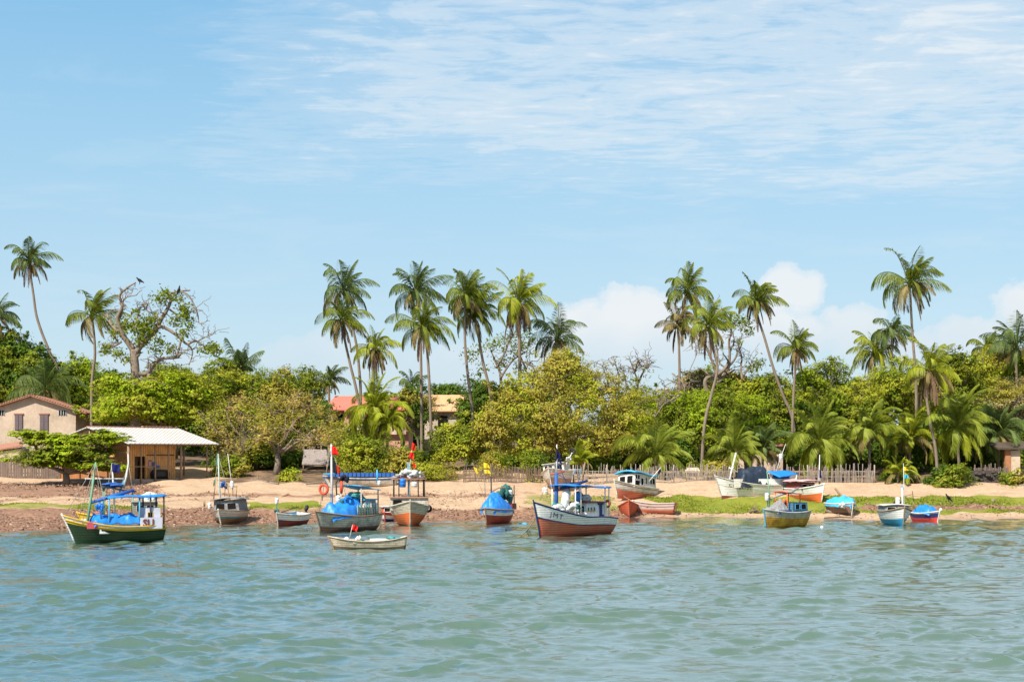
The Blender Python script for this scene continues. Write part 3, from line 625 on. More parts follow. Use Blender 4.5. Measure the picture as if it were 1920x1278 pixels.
# ---------------------------------------------------------------- palms
p_=palm
p_('tall thin palm leaning left, highest at the far left of the shore',55,487,47,[(58,520),(63,555),(68,590),(79,625),(94,662),(108,700)],186,20,PD,5,3,1)
p_('palm cut by the left edge of the shore',-8,590,46,[(-10,640),(-12,700)],186,18,PD,4,0,2)
p_('windblown palm standing left of the gnarled tree',172,590,62,[(176,625),(178,665),(174,700),(172,740)],172,18,PG,5,0,3,wind=.6)
p_('taller rear palm of the left pair above the red-roofed house',645,543,56,[(655,590),(668,645),(674,700),(676,740)],180,22,PD,6,0,4)
p_('shorter front palm of the left pair, trunk bending left',640,600,52,[(647,640),(657,685),(668,730),(676,780)],174,20,PG,6,4,5)
p_('short yellow-green palm with a thick brown skirt',702,652,48,[(700,690),(700,730),(698,790)],173,18,PY,4,14,6,wind=.1,r=.2)
p_('taller rear palm of the twin straight-trunked pair',779,545,56,[(786,600),(789,660),(790,740),(791,865)],176,24,PD,6,2,7)
p_('front palm of the twin straight-trunked pair',792,612,58,[(800,650),(805,720),(808,800),(809,862)],166,24,PG,6,5,8)
p_('left rear palm of the close pair right of the twin trunks',873,553,56,[(871,600),(873,660),(879,720),(886,780),(887,860)],170,24,PG,5,0,9)
p_('right front palm of the close pair, trunk leaning right',888,588,58,[(896,625),(906,680),(918,730),(925,790)],172,24,PG,6,0,10)
p_('bushy palm with long brown hanging fronds left of the squat dark palm',972,566,62,[(973,610),(974,650),(975,720),(976,780)],178,26,PY,7,16,11,r=.22)
p_('dark squat palm on the skyline above the big central tree',1046,634,60,[(1044,650),(1043,690),(1042,740)],183,18,PD,5,3,12,wind=.1)
p_('highest palm of the cluster of three left of the leaning one',1288,547,54,[(1300,580),(1320,640),(1340,690),(1350,740)],180,20,PG,5,2,13)
p_('lowest palm of the cluster of three, on a straight grey trunk',1270,608,44,[(1273,650),(1274,700),(1275,780)],178,18,PO,7,3,14,wind=.15)
p_('front palm of the cluster of three with a curved trunk down to the fence',1328,610,54,[(1336,650),(1345,690),(1334,740),(1322,790),(1317,850)],158,22,PYG,6,4,15)
p_('slender palm with a long trunk leaning left, right of the cluster',1417,562,50,[(1420,590),(1434,635),(1450,690),(1468,740),(1487,790)],172,22,PG,7,3,16)
p_('shorter palm with dry drooping fronds right of the long leaning trunk',1492,652,47,[(1491,690),(1488,740),(1486,800),(1485,860)],168,20,PG,7,6,17)
p_('tallest palm of the right-hand shore with a clean slim trunk',1706,530,68,[(1708,575),(1711,630),(1715,680),(1718,740)],174,24,PG,7,2,18,wind=.35)
p_('palm with a heavy skirt of dead fronds in front of the tallest palm',1743,692,62,[(1737,735),(1744,790),(1754,840),(1758,890)],157,22,PY,7,16,19,wind=.2)
p_('palm cut by the right edge of the shore',1905,648,66,[(1906,700),(1908,760)],180,20,PD,4,0,20,wind=-.2)
p_('palm mostly hidden in trees near the right edge',1850,652,36,[(1850,700),(1850,760)],190,14,PG,3,0,21,wind=.4)
p_('wide low palm on the skyline left of the tallest palm',1640,662,58,[(1640,700),(1640,760)],188,22,PY,4,0,22,wind=-.1)
p_('feathery slender palm between the skyline palm and the tallest one',1672,622,38,[(1672,660),(1672,720)],186,14,PD,2,0,23,lw=.4)
p_('small distant palm left of the red-roofed house',617,712,36,[(617,740),(617,800)],190,16,PD,4,0,24)
p_('rosette palm on the skyline with stiff upright fronds',448,690,46,[(448,720),(448,780)],182,20,PD,2,0,25,wind=0,elmin=.2,droop=.5)
p_('small palm on the skyline behind the twin trunks',772,722,34,[(772,740),(772,800)],196,14,PD,3,0,26)
p_('dark palm with long fronds in the shade behind the gabled house',85,728,72,[(80,760),(75,800)],181,18,PD,3,0,27,wind=.1)
LOW=dict(name='young_palm',group='low young palms near the fence',nuts=False,elmin=-.15,r=.16,wind=.12,droop=1.15,lw=.26,wid=.075,hangk=.4)
p_('low palm left of the big olive tree edge, beside the beached cabin boat',1228,856,80,[(1228,890)],157,24,PYG,4,0,31,**LOW)
p_('low palm behind the tilted mast of the beached white boat',1375,850,66,[(1375,895)],157,22,PYG,4,0,32,**LOW)
p_('low palm with arching yellow lower fronds behind the red and white boat',1534,830,80,[(1536,870),(1537,905)],156,26,PYG,7,0,33,**dict(LOW,elmin=-.55),mat_old=PY)
p_('low palm just right of the one with yellow fronds',1630,812,66,[(1630,870)],158,22,PYG,4,0,34,**LOW)
p_('low palm with pale curling fronds right of the picket fence',1706,820,66,[(1706,870)],160,22,PY,5,0,35,**LOW)
p_('large low palm with broad upright fronds near the skirted palm',1795,800,86,[(1797,850),(1800,900)],159,26,PYG,6,0,36,**dict(LOW,elmin=-.5),mat_old=PY)
p_('dark low palm at the right edge in shade',1872,815,80,[(1872,870)],160,24,PD,4,0,37,**LOW)
p_('small bright palm behind the beached pinkish boat',1084,868,38,[(1084,890)],155,14,PY,2,0,38,**dict(LOW,elmin=.4))
p_('small yellowing palm low on the bank left of the skirted palm',1684,885,40,[(1684,910)],152.5,14,PY,4,0,39,**LOW)
p_('yellow-green palm clump in front of the red-roofed house',700,770,70,[(702,800),(704,850)],163,30,PY,3,0,40,**dict(LOW,elmin=-.5,droop=1.5))
p_('second stem of the yellow-green clump, lower right of it',728,790,52,[(726,830)],162,22,PY,2,0,41,**dict(LOW,elmin=-.5,droop=1.5))
p_('dark low palm by the doorway behind the beached white boat',1430,838,52,[(1430,880)],159,18,PD,3,0,42,**LOW)
# ---------------------------------------------------------------- buildings, fences, things on the sand
plaster=surf('stained_plaster',(.53,.41,.31),.9,.5,(.26,.19,.13),.5,.1,streak=.35)
tile=surf('clay_tile',(.40,.20,.135),.85,.5,(.30,.13,.08),1.5,.1,planks=-2.2)
tile_pink=surf('pink_tile',(.62,.19,.14),.8,.35,(.45,.14,.10),1.2,.1,planks=-2.6)
tile_pale=surf('pale_tile',(.66,.38,.20),.85,.3,(.5,.28,.15),1.2,.1,planks=-2.6)
woodm=surf('orange_planks',(.72,.38,.14),.75,.5,(.30,.125,.04),1.6,.15,planks=-2.1,streak=.5,bump=.3)
greyw=surf('grey_planks',(.21,.155,.125),.9,.5,(.10,.075,.06),1.5,.1,planks=-1.9,streak=.5,bump=.3)
post=surf('post_wood',(.30,.20,.12),.85,.4,None,3)
picket=surf('picket_wood',(.34,.285,.24),.9,.5,(.15,.12,.09),3,.1)
dark=surf('opening_shade',(.012,.010,.009),.9,.1,None,2,.05,streak=0)  # near-black colour paints the shade inside windows, vents and doorways
concrete=surf('old_concrete',(.26,.22,.19),.9,.5,None,1,.1)
tin=surf('grey_roof_sheet',(.60,.56,.52),.6,.25,(.42,.36,.32),.5,.3,planks=-1.1,streak=.15,bump=.25)
# timber shed: front left eave post measured at 240, ridge runs back to the right
A=Vector(((240-960)*150/F,150,0)); e1=Vector((.57,.82,0)); e2=Vector((-.82,.57,0)); zf=2.92
hut=empty('timber_shed',A+Vector((0,0,zf-.5)),'open timber shed with pale sheet roof and orange plank room on the sand','shed'); ho=hut.location.copy(); hM=Matrix.Translation(-ho)
def q(a,b,z): return A+e1*a+e2*b+Vector((0,0,z))
def hb(mb,name,mat,par=hut): return mb.build(name,mat,par,hM)
def obox(mb,a0,a1,b0,b1,z0,z1,mi=0):
    vs=[q(a,b,z) for z in(z0,z1) for b in(b0,b1) for a in(a0,a1)]; mb.add(vs,[(0,2,3,1),(4,5,7,6),(0,1,5,4),(2,6,7,3),(0,4,6,2),(1,3,7,5)],mi)
EL,EW,ze,zr,RB,zk=10.6,8.4,6.2,7.6,5.0,6.7
mb=MB(); obox(mb,.2,10.4,.1,8.2,zf-1.2,zf); hb(mb,'floor_slab',concrete)
mb=MB()
def slab(mb,p,th=.07):
    n_=(p[1]-p[0]).cross(p[3]-p[0]).normalized(); n_=n_ if n_.z>0 else -n_; vs=list(p)+[v-n_*th for v in p]; mb.add(vs,[(0,1,2,3),(7,6,5,4),(0,4,5,1),(1,5,6,2),(2,6,7,3),(3,7,4,0)])
slab(mb,[q(-.3,-.4,ze-.1),q(EL+.3,-.4,ze-.1),q(EL+.3,RB,zr),q(-.3,RB,zr)]); slab(mb,[q(-.3,RB,zr),q(EL+.3,RB,zr),q(EL+.3,EW+.3,zk-.1),q(-.3,EW+.3,zk-.1)]); roof=hb(mb,'roof',tin)
mb=MB(); mb.tube([q(-.32,RB,zr+.02),q(EL+.32,RB,zr+.02)],.06,6)
for i in range(9): mb.box(q(6.6+i*.42,RB+.1,zr+.12),(.34,.3,.12),.96)
mb.build('ridge_cap',tile,roof,hM)
for a in (.05,1.56,3.24,4.85,6.4,9.68):
    mb=MB(); g0=q(a,0,0); r_=.13 if a in(.05,6.4) else .075; mb.tube([q(a,0,gz(g0.x,g0.y)-.2),q(a,0,4.4),q(a+random.uniform(-.04,.04),0,ze-.1)],[r_,r_*.9,r_*.85],7); hb(mb,'post',post)
for a,b in ((.05,5.0),(.05,8.2),(10.3,8.2),(10.3,5.0),(8.2,3.0),(8.9,2.2)):
    mb=MB(); g0=q(a,b,0); mb.tube([q(a,b,gz(g0.x,g0.y)-.2),q(a,b,zr-.15 if b==5.0 else (zk-.15 if b==8.2 else ze))],.09,7); hb(mb,'post',post)
mb=MB(); mb.beam(q(0,0,ze-.2),q(EL,0,ze-.2),.1,.14); mb.beam(q(0,EW-.2,zk-.2),q(EL,EW-.2,zk-.2),.1,.14); mb.beam(q(.05,.1,ze-.25),q(.05,EW-.2,ze-.25),.1,.14)
for a in np.arange(.1,10.5,1.45): mb.beam(q(a,-.2,ze-.18),q(a,RB,zr-.16),.06,.1); mb.beam(q(a,EW+.1,zk-.2),q(a,RB,zr-.16),.06,.1)
hb(mb,'roof_frame',post)
mb=MB(); mb.beam(q(.1,.02,4.05),q(9.7,.02,4.05),.05,.07); mb.beam(q(.0,.1,5.3),q(.0,8.1,5.3),.05,.07); hb(mb,'rail',post)
mb=MB(); ra,rb,rw,rd=1.2,1.0,5.4,2.6; zt=ze+.1; dz1=4.95
for a0,a1,z0,z1 in ((ra,ra+.5,zf,zt),(ra+.5,ra+1.75,dz1,zt),(ra+1.75,ra+rw,zf,zt)): obox(mb,a0,a1,rb,rb+.06,z0,z1)
obox(mb,ra-.063,ra-.003,rb,rb+rd,zf,zt); obox(mb,ra+rw+.003,ra+rw+.063,rb,rb+rd,zf,zt); obox(mb,ra,ra+rw,rb+rd+.003,rb+rd+.06,zf,zt); hb(mb,'wall',woodm)
mb=MB(); obox(mb,ra+.55,ra+1.0,rb+.2,rb+.24,zf+.02,dz1-.02); dr=hb(mb,'door',surf('door_wood',(.05,.035,.025),.8))
mb=MB(); obox(mb,ra+1.9,ra+rw-.1,rb-.04,rb-.004,5.02,5.12); hb(mb,'batten',surf('dark_batten',(.10,.05,.025),.8))
mb=MB(); lw0,lw1=[Vector(((v-960)*y/F,y,3.55)) for v,y in((113,157.2),(205,154.6))]; mb.beam(lw0,lw1,.06,1.6); hb(mb,'low_wall',surf('reddish_boards',(.40,.17,.065),.85,.5,None,1.6,.1,planks=4))
# things kept in the shed
mb=MB(); obox(mb,ra+2.05,ra+2.55,rb-.03,rb-.006,3.95,4.7); obox(mb,ra+2.09,ra+2.51,rb-.036,rb-.0305,4.0,4.65,1); obox(mb,ra+2.2,ra+2.4,rb-.041,rb-.0365,4.1,4.5,2)
l_=q(ra+2.3,rb-.02,3.9); tag(mb.build('poster',[surf('paper',(.62,.5,.44),.7,.1,None,2,.2,streak=0),surf('poster_red',(.35,.09,.07),.7,.2,None,5,.2,streak=0),surf('poster_pink',(.6,.42,.36),.7,.4,None,9,.2,streak=0)],None,None,l_),'faded pink and red poster on the plank wall beside the dark doorway','poster')
mb=MB(); c_=q(4.3,.5,zf+.42); mb.tube([c_-e1*.85,c_-e1*.8,c_+e1*.8,c_+e1*.85],[.33,.43,.43,.33],14); o=mb.build('water_tank',surf('black_plastic',(.02,.02,.02),.5,.2),None,None,c_-Vector((0,0,.42))); tag(o,'black round tank lying on the shed floor under the plank wall','tank')
mb=MB(); c_=q(3.35,.12,zf); mb.beam(c_,c_+Vector((0,0,1.2)),.12); mb.box(c_+Vector((-.08,-.05,1.3)),(.3,.3,.5),.5,1); mb.box(c_+Vector((.18,0,1.12)),(.4,.2,.25),.5,1); mb.tube([c_+Vector((-.1,0,1.1)),c_+Vector((-.16,0,.5))],.05,6,1)
tag(mb.build('outboard_motor',[post,surf('motor_blue',(.03,.07,.22),.5)],None,None,c_),'blue outboard motor hung on a stump in the shed','motor')

# gabled house behind the plank fence
Y0=175; hs_=empty('gabled_house',Vector(((60-960)*Y0/F,Y0,gz(-49,Y0)-.3)),'beige two-storey house with tiled gable and two tall shuttered windows','house'); o0=hs_.location.copy(); iM=Matrix.Translation(-o0)
xl,xr_,xp=[(v-960)*Y0/F for v in(-22,142,60)]; zE,zP=9.62,11.05; zb=o0.z-.5
mb=MB(); D=11
def house_walls(mb,xl,xr_,xp,Y0,D,zb,zE,zP):
    f=[(xl,Y0,zb),(xr_,Y0,zb),(xr_,Y0,zE),(xp,Y0,zP),(xl,Y0,zE)]; k=[(x,y+D,z) for x,y,z in f]; mb.add(f+k,[(0,1,2,3,4),(9,8,7,6,5),(0,5,6,1),(1,6,7,2),(2,7,8,3),(3,8,9,4),(4,9,5,0)])
house_walls(mb,xl,xr_,xp,Y0,D,zb,zE,zP); mb.build('wall',plaster,hs_,iM)
mb=MB(); sl=(zP-zE)/(xr_-xp); ov=1.25
for sg in(1,-1):
    xe=xp+sg*((xr_-xp)+ov); zz=zP-((xr_-xp)+ov)*sl+.16; slab(mb,[Vector((xp,Y0-.55,zP+.16)),Vector((xe,Y0-.55,zz)),Vector((xe,Y0+D+.5,zz)),Vector((xp,Y0+D+.5,zP+.16))],.13)
rf=mb.build('roof',tile,hs_,iM)
mb=MB()
for sg in(1,-1):
    for k in range(22):
        t_=(k+.5)/22; xx=xp+sg*t_*((xr_-xp)+ov); mb.ell((xx,Y0-.52,zP+.19-abs(xx-xp)*sl),(.15,.12,.06),6,4)
mb.build('edge_tiles',tile,rf,iM)
shut=surf('shutter_wood',(.19,.145,.15),.8,.4,None,4,.1,planks=7)
for a,b,tp,bt in((28,43,777,806),(75,91,777,811)):
    x0,x1=(a-960)*Y0/F,(b-960)*Y0/F; z1=H+(PYH-tp)*Y0/F; z0=H+(PYH-bt)*Y0/F; mb=MB(); xm=(x0+x1)/2
    mb.box((xm,Y0-.03,(z0+z1)/2),(x1-x0,.06,z1-z0)); w_=mb.build('window',dark,hs_,iM)
    for sx in(-1,1):
        mb=MB(); mb.box((xm+sx*(x1-x0)*.245,Y0-.085,(z0+z1)/2),((x1-x0)*.44,.05,z1-z0-.06)); 
        for k in range(7): mb.box((xm+sx*(x1-x0)*.245,Y0-.118,z0+.2+(z1-z0-.3)*k/6.5),((x1-x0)*.34,.014,.07))
        mb.build('shutter',shut,w_,iM)
    mb=MB(); mb.box((xm,Y0-.06,z1+.07),(x1-x0+.18,.12,.13)); mb.build('lintel',surf('lintel',(.30,.13,.09),.8),w_,iM)
for a,b in((-6,8),(110,124)):
    x0,x1=(a-960)*Y0/F,(b-960)*Y0/F; z1=H+(PYH-769)*Y0/F; z0=H+(PYH-778)*Y0/F; mb=MB(); mb.box(((x0+x1)/2,Y0-.02,(z0+z1)/2),(x1-x0,.04,z1-z0)); w_=mb.build('vent',dark,hs_,iM)
    mb=MB()
    for k in range(4): mb.box((x0+(x1-x0)*k/3,Y0-.06,(z0+z1)/2),(.07,.05,z1-z0))
    mb.build('vent_bars',surf('vent_bars',(.42,.45,.46),.7),w_,iM)
# low annex roof
Y1=166; c_=W(0,850,Y1); an=empty('low_annex',Vector((c_.x,Y1,gz(c_.x,Y1))),'low annex with orange tiled roof behind the plank fence at the left edge','annex'); iM=Matrix.Translation(-an.location)
mb=MB(); slab(mb,[W(-60,852,Y1),W(42,834,Y1),W(42,826,Y1+4),W(-60,842,Y1+4)],.14); mb.build('roof',tile,an,iM)
mb=MB(); a_,b_=W(-60,856,Y1+.3),W(38,841,Y1+.3); zb=an.location.z-.5; mb.add([(a_.x,a_.y,zb),(b_.x,b_.y,zb),b_,a_,(a_.x,a_.y+3.2,zb),(b_.x,b_.y+3.2,zb),b_+Vector((0,3.2,.3)),a_+Vector((0,3.2,.3))],[(0,1,2,3),(5,4,7,6),(1,5,6,2),(4,0,3,7),(3,2,6,7)]); mb.build('wall',plaster,an,iM)
# plank fence
def fence(name,label,cat,p0,p1,h,w,gap,mat,jit=.1,rails=(.35,.8),thick=.03,lean=.02,seed=1,fill=1.0,postn=0,pmat=None,mid=None):
    rr=random.Random(seed); pts=[p0]+([mid] if mid else [])+[p1]; r0=empty(name,Vector((p0.x,p0.y,gz(p0.x,p0.y))),label,cat); iM=Matrix.Translation(-r0.location); mb=MB(); rl=MB()
    for a,b in zip(pts[:-1],pts[1:]):
        L=(b-a).length; n=int(L/gap); d=(b-a)/L; rz=math.atan2(d.y,d.x)
        for i in range(n):
            if rr.random()>fill: continue
            p=a.lerp(b,(i+.5)/n); z=gz(p.x,p.y); hh=h*(1+rr.uniform(-jit,jit)); M3=Matrix.Rotation(rz,3,'Z')@Matrix.Rotation(rr.gauss(0,lean),3,'Y')
            mb.box((p.x,p.y+rr.uniform(-.02,.02),z+hh/2-.1),(w*rr.uniform(.75,1.2),thick,hh+.2),0,0,M3)
        for f in rails:
            for k in range(max(1,int(L/3))):
                m_=max(1,int(L/3)); p=a.lerp(b,k/m_); q_=a.lerp(b,(k+1)/m_); nn=Vector((-d.y,d.x,0))*(thick+.03); rl.beam(Vector((p.x,p.y,gz(p.x,p.y)+h*f))+nn,Vector((q_.x,q_.y,gz(q_.x,q_.y)+h*f))+nn,.05,.07)
    mb.build('pickets',mat,r0,iM); rl.build('rails',mat,r0,iM)
    if postn:
        for k in range(postn+1):
            p=p0.lerp(p1,k/postn); m2=MB(); m2.tube([(p.x,p.y+.08,gz(p.x,p.y)-.2),(p.x,p.y+.08,gz(p.x,p.y)+h*1.18)],.065,6); m2.build('post',pmat or mat,r0,iM)
    return r0
def G(px,Y): x=(px-960)*Y/F; return Vector((x,Y,0))
fence('plank_fence','tall weathered grey plank fence left of the shed','fence',G(-70,157),G(112,157),1.85,.24,.25,greyw,.03,(.25,.85),.04,.004,2,1,3,surf('white_post',(.55,.5,.46),.8))
fence('picket_fence','grey stick fence with uneven pickets behind the beached boats','fence',G(1075,152.6),G(1640,152.6),1.36,.05,.115,picket,.3,(.4,.75),.045,.045,3,.84,9)
fence('brushwood_fence','dark brown brushwood fence beneath the big olive tree','fence',G(868,153),G(1015,152.6),1.25,.05,.075,surf('brushwood',(.17,.115,.08),.95,.5,None,3,.1),.3,(.3,.8),.045,.08,4,.95)
fence('stick_fence','weathered stick fence on the dark stone bank at the right','fence',G(1826,155),G(1892,155),1.3,.09,.12,greyw,.2,(.4,.8),.045,.05,5,.95)
# red-roofed house
def simple_house(name,label,Y0,wl,wr,el_,er,ye,rl,rr_,yr,dr,wallmat,roofmat,dep=8):
    x0,x1=[(v-960)*Y0/F for v in(wl,wr)]; zE=H+(PYH-ye)*Y0/F; xm=(x0+x1)/2; r0=empty(name,Vector((xm,Y0,gz(xm,Y0)-.2)),label,'house'); iM=Matrix.Translation(-r0.location)
    mb=MB(); zb=r0.location.z-.4; mb.box((xm,Y0+dep/2,(zb+zE)/2),(x1-x0,dep,zE-zb)); mb.build('wall',wallmat,r0,iM)
    e0=W(el_,ye,Y0-.7); e1_=W(er,ye,Y0-.7); r_0=W(rl,yr,Y0+dr); r_1=W(rr_,yr,Y0+dr); b0=Vector((e0.x,Y0+dep+.6,e0.z)); b1=Vector((e1_.x,Y0+dep+.6,e0.z)); mb=MB(); dn=Vector((0,0,-.14))
    top=[e0,e1_,r_1,r_0,b1,b0]; vs=top+[v+dn for v in top]; mb.add(vs,[(0,1,2,3),(1,4,2),(4,5,3,2),(5,0,3),(6,9,8,7),(7,8,10),(10,8,9,11),(11,9,6),(0,6,7,1),(1,7,10,4),(4,10,11,5),(5,11,6,0)]); mb.build('roof',roofmat,r0,iM); return r0,iM
pinkw=surf('pink_wall',(.56,.30,.22),.9,.3,None,.7,.1)
r0,iM=simple_house('red_roofed_house','house with bright red tiled hip roof half hidden by the yellow-green palm clump',186,618,766,608,774,767,628,744,742,3.4,pinkw,tile_pink)
mb=MB(); a_=W(632,787,185.9); mb.box(a_,(1.25,.1,1.25)); mb.build('veranda_shade',dark,r0,iM)  # dark panel on the wall paints the veranda's inner shade
mb=MB(); a_=W(690,808,185.6); mb.box(a_,(8.3,.25,.7)); mb.build('balcony',surf('pale_pink',(.66,.45,.37),.9),r0,iM)
for v in(622,648,700,762): a_=W(v,788,185.3); MB().box(a_,(.22,.22,2.2)).build('pillar',pinkw,r0,iM)
r0,iM=simple_house('orange_roofed_house','distant house showing only its pale orange tiled roof between two trees','' and 0 or 197,796,884,788,892,769,798,872,740,4,surf('cream_wall',(.5,.4,.3),.9),tile_pale)
mb=MB(); mb.box(W(830,790,196.9),(1.1,.1,1.3)); mb.build('window',dark,r0,iM)
# small hut behind the low palms, lean-tos and ruin
c_=W(1425,860,164); r0=empty('small_hut',Vector((c_.x,164,gz(c_.x,164))),'small pale walled hut with black doorway behind the low palms','hut'); iM=Matrix.Translation(-r0.location); zg_=r0.location.z
mb=MB(); mb.box((c_.x,166,zg_+1.2),(4.4,4,2.6)); mb.build('wall',plaster,r0,iM)
mb=MB(); a_=W(1402,858,163.97); mb.box((a_.x,163.97,zg_+1.0),(.75,.08,2.0)); mb.build('doorway',dark,r0,iM)  # dark panel on a solid wall, painted shade of the doorway
mb=MB(); slab(mb,[Vector((c_.x-2.6,163.4,zg_+2.5)),Vector((c_.x+2.6,163.4,zg_+2.5)),Vector((c_.x+2.6,168.4,zg_+3.1)),Vector((c_.x-2.6,168.4,zg_+3.1))],.12); mb.build('roof',tile,r0,iM)
thatch=surf('grey_thatch',(.36,.30,.27),.95,.5,None,4,.05,planks=-4,bump=.5)
def leanto(label,px0,px1,pyt,pyb,Y,slopeY,mat,rz=0):
    a0,a1=W(px0,pyb,Y),W(px1,pyb,Y); b0,b1=W(px0+4,pyt,Y+slopeY),W(px1-4,pyt,Y+slopeY); xm=(a0.x+a1.x)/2; r0=empty('lean_to_shelter',Vector((xm,Y,gz(xm,Y))),label,'shelter','lean-to shelters'); iM=Matrix.Translation(-r0.location); mb=MB(); slab(mb,[a0,a1,b1,b0],.12); mb.build('roof',mat,r0,iM)
    for p in(a0,a1,b0,b1):
        m2=MB(); x_=p.x+(.15 if p.x<xm else -.15); m2.tube([(x_,p.y,gz(x_,p.y)-.2),(x_,p.y,p.z-.03)],.06,6); m2.build('post',post,r0,iM)
leanto('low grey thatched shelter under the trees right of the forked trunk',566,616,842,870,166,3.5,thatch)
leanto('tiny pale roofed shelter rising above the picket fence',1284,1313,876,883,153.8,1.2,surf('pale_sheet',(.58,.45,.35),.9))
c_=W(1900,862,156); r0=empty('brick_ruin',Vector((c_.x,156,gz(c_.x,156))),'ruined brick and plaster hut corner among the palms at the right','ruin'); iM=Matrix.Translation(-r0.location); zg_=r0.location.z
mb=MB(); mb.box((c_.x-.55,156,zg_+1.4),(.5,.5,2.8)); mb.build('brick_pier',surf('brick',(.45,.20,.09),.9,.5,None,5,.1,planks=6),r0,iM)
mb=MB(); mb.box((c_.x+.15,156.02,zg_+1.3),(.85,.4,2.6)); mb.box((c_.x+1.9,156.4,zg_+1.2),(1.4,.4,2.4)); mb.build('wall',surf('cream_ruin',(.60,.46,.32),.9,.5,None,2,.1),r0,iM)
mb=MB(); slab(mb,[Vector((c_.x-1.6,155.3,zg_+2.85)),Vector((c_.x+2.6,155.3,zg_+2.85)),Vector((c_.x+2.6,158.3,zg_+3.4)),Vector((c_.x-1.6,158.3,zg_+3.4))],.16); mb.build('roof',surf('dark_thatch',(.10,.075,.055),.95,.5,None,4,.05),r0,iM)
mb=MB(); rr=random.Random(3); x0=(1822-960)*151/F; x1=(1890-960)*151/F
for k in range(90):
    x=rr.uniform(x0,x1); z=gz(x,151.6)+rr.uniform(-.1,1.15); mb.ell((x,152.1+rr.uniform(-.3,.2)+.12*z,z),(rr.uniform(.12,.28),.25,rr.uniform(.08,.17)),7,5,0,.12)
mb.box(((x0+x1)/2,152.7,gz((x0+x1)/2,152)+.5),(x1-x0,.7,1.3)); l_=Vector(((x0+x1)/2,152.2,gz((x0+x1)/2,152)))
tag(mb.build('stone_bank',surf('dark_stone',(.07,.058,.05),.95,.5,None,2,.1),None,None,l_),'dark stone retaining bank under the palms at the right end of the lawn','retaining wall')
# driftwood, logs, birds
def log(label,pts,r,mat,cat='log',name='driftwood_log',group='driftwood on the beach',n=7):
    P=[]
    for a,b in pts: g=ground_at(a,min(b,999)); P.append(g)
    return P
def wood(label,P,r,mat=bark_pale,name='driftwood_log',cat='driftwood',br=0,seed=1):
    random.seed(seed); mb=MB(); k=len(P); mb.tube(P,[r*(1-.5*i/k) for i in range(k)],7)
    for i in range(br): q_=Vector(P[random.randrange(1,k)]); limb(mb,q_,q_+Vector((random.uniform(-.6,.6),random.uniform(-.3,.3),random.uniform(.2,.7))),r*.5,r*.2,.15,4)
    l_=Vector(P[0]); return tag(mb.build(name,mat,None,None,l_),label,cat,'driftwood on the beach')
def gp(px,py,dz=.08): g=ground_at(px,py); g.z+=dz; return g
Yf=150.3; wood('long curved fallen trunk rising from the lawn at the right edge',[gp(1862,940,.05)]+[W(a,b,Yf) for a,b in((1876,930),(1888,919),(1902,912),(1925,908),(1950,906))],.17,bark_pale,'fallen_trunk',seed=2)
wood('leaning dead branch propped on the bank beneath the leafy bush',[W(1726,932,151),W(1735,915,151.2),W(1750,890,151.6)],.08,bark,'leaning_branch',seed=3)
wood('pale driftwood trunk lying below the low dark tree on the left sand',[gp(468,897,.1),gp(486,902,.12),gp(505,906,.08),gp(522,908,.06)],.16,br=2,seed=4)
wood('long thin pale driftwood pole behind the small white and red skiff',[gp(575,909,.1),gp(600,906,.12),gp(625,908,.1)],.09,seed=5)
wood('short pale log on the lawn right of the yellow boat',[gp(1549,960,.1),gp(1566,962,.1)],.15,seed=6)
wood('dark driftwood stump at the lawn edge left of the yellow boat',[gp(1405,962,.1),gp(1412,961,.2),gp(1422,962,.1)],.13,bark,br=4,seed=7)
wood('dark driftwood branch at the waterline beside the covered brown boat',[gp(1545,972,.06),gp(1575,970,.08),gp(1598,971,.05)],.07,bark,br=3,seed=8)
wood('small brown driftwood piece on the pale sand between boats at left',[gp(460,937,.06),gp(477,938,.06)],.07,bark,seed=9)
wood('dark bent driftwood lump on the sand below the lean-to',[gp(530,935,.1),gp(540,931,.18),gp(552,935,.1)],.15,surf('rust_brown',(.22,.10,.06),.9),seed=10)
g=gp(1684,944,0); mb=MB(); mb.tube([g-Vector((0,0,.2)),g+Vector((0,0,.5))],.05,6); tag(mb.build('stake',bark,None,None,g),'short dark stake standing on the lawn left of the white and blue boat','stake')
for i,(a,b) in enumerate(((575,0),(592,0),(470,0),(880,0),(1200,0))):
    pass
black=surf('black_feathers',(.012,.012,.013),.7,.1,None,4,.2)
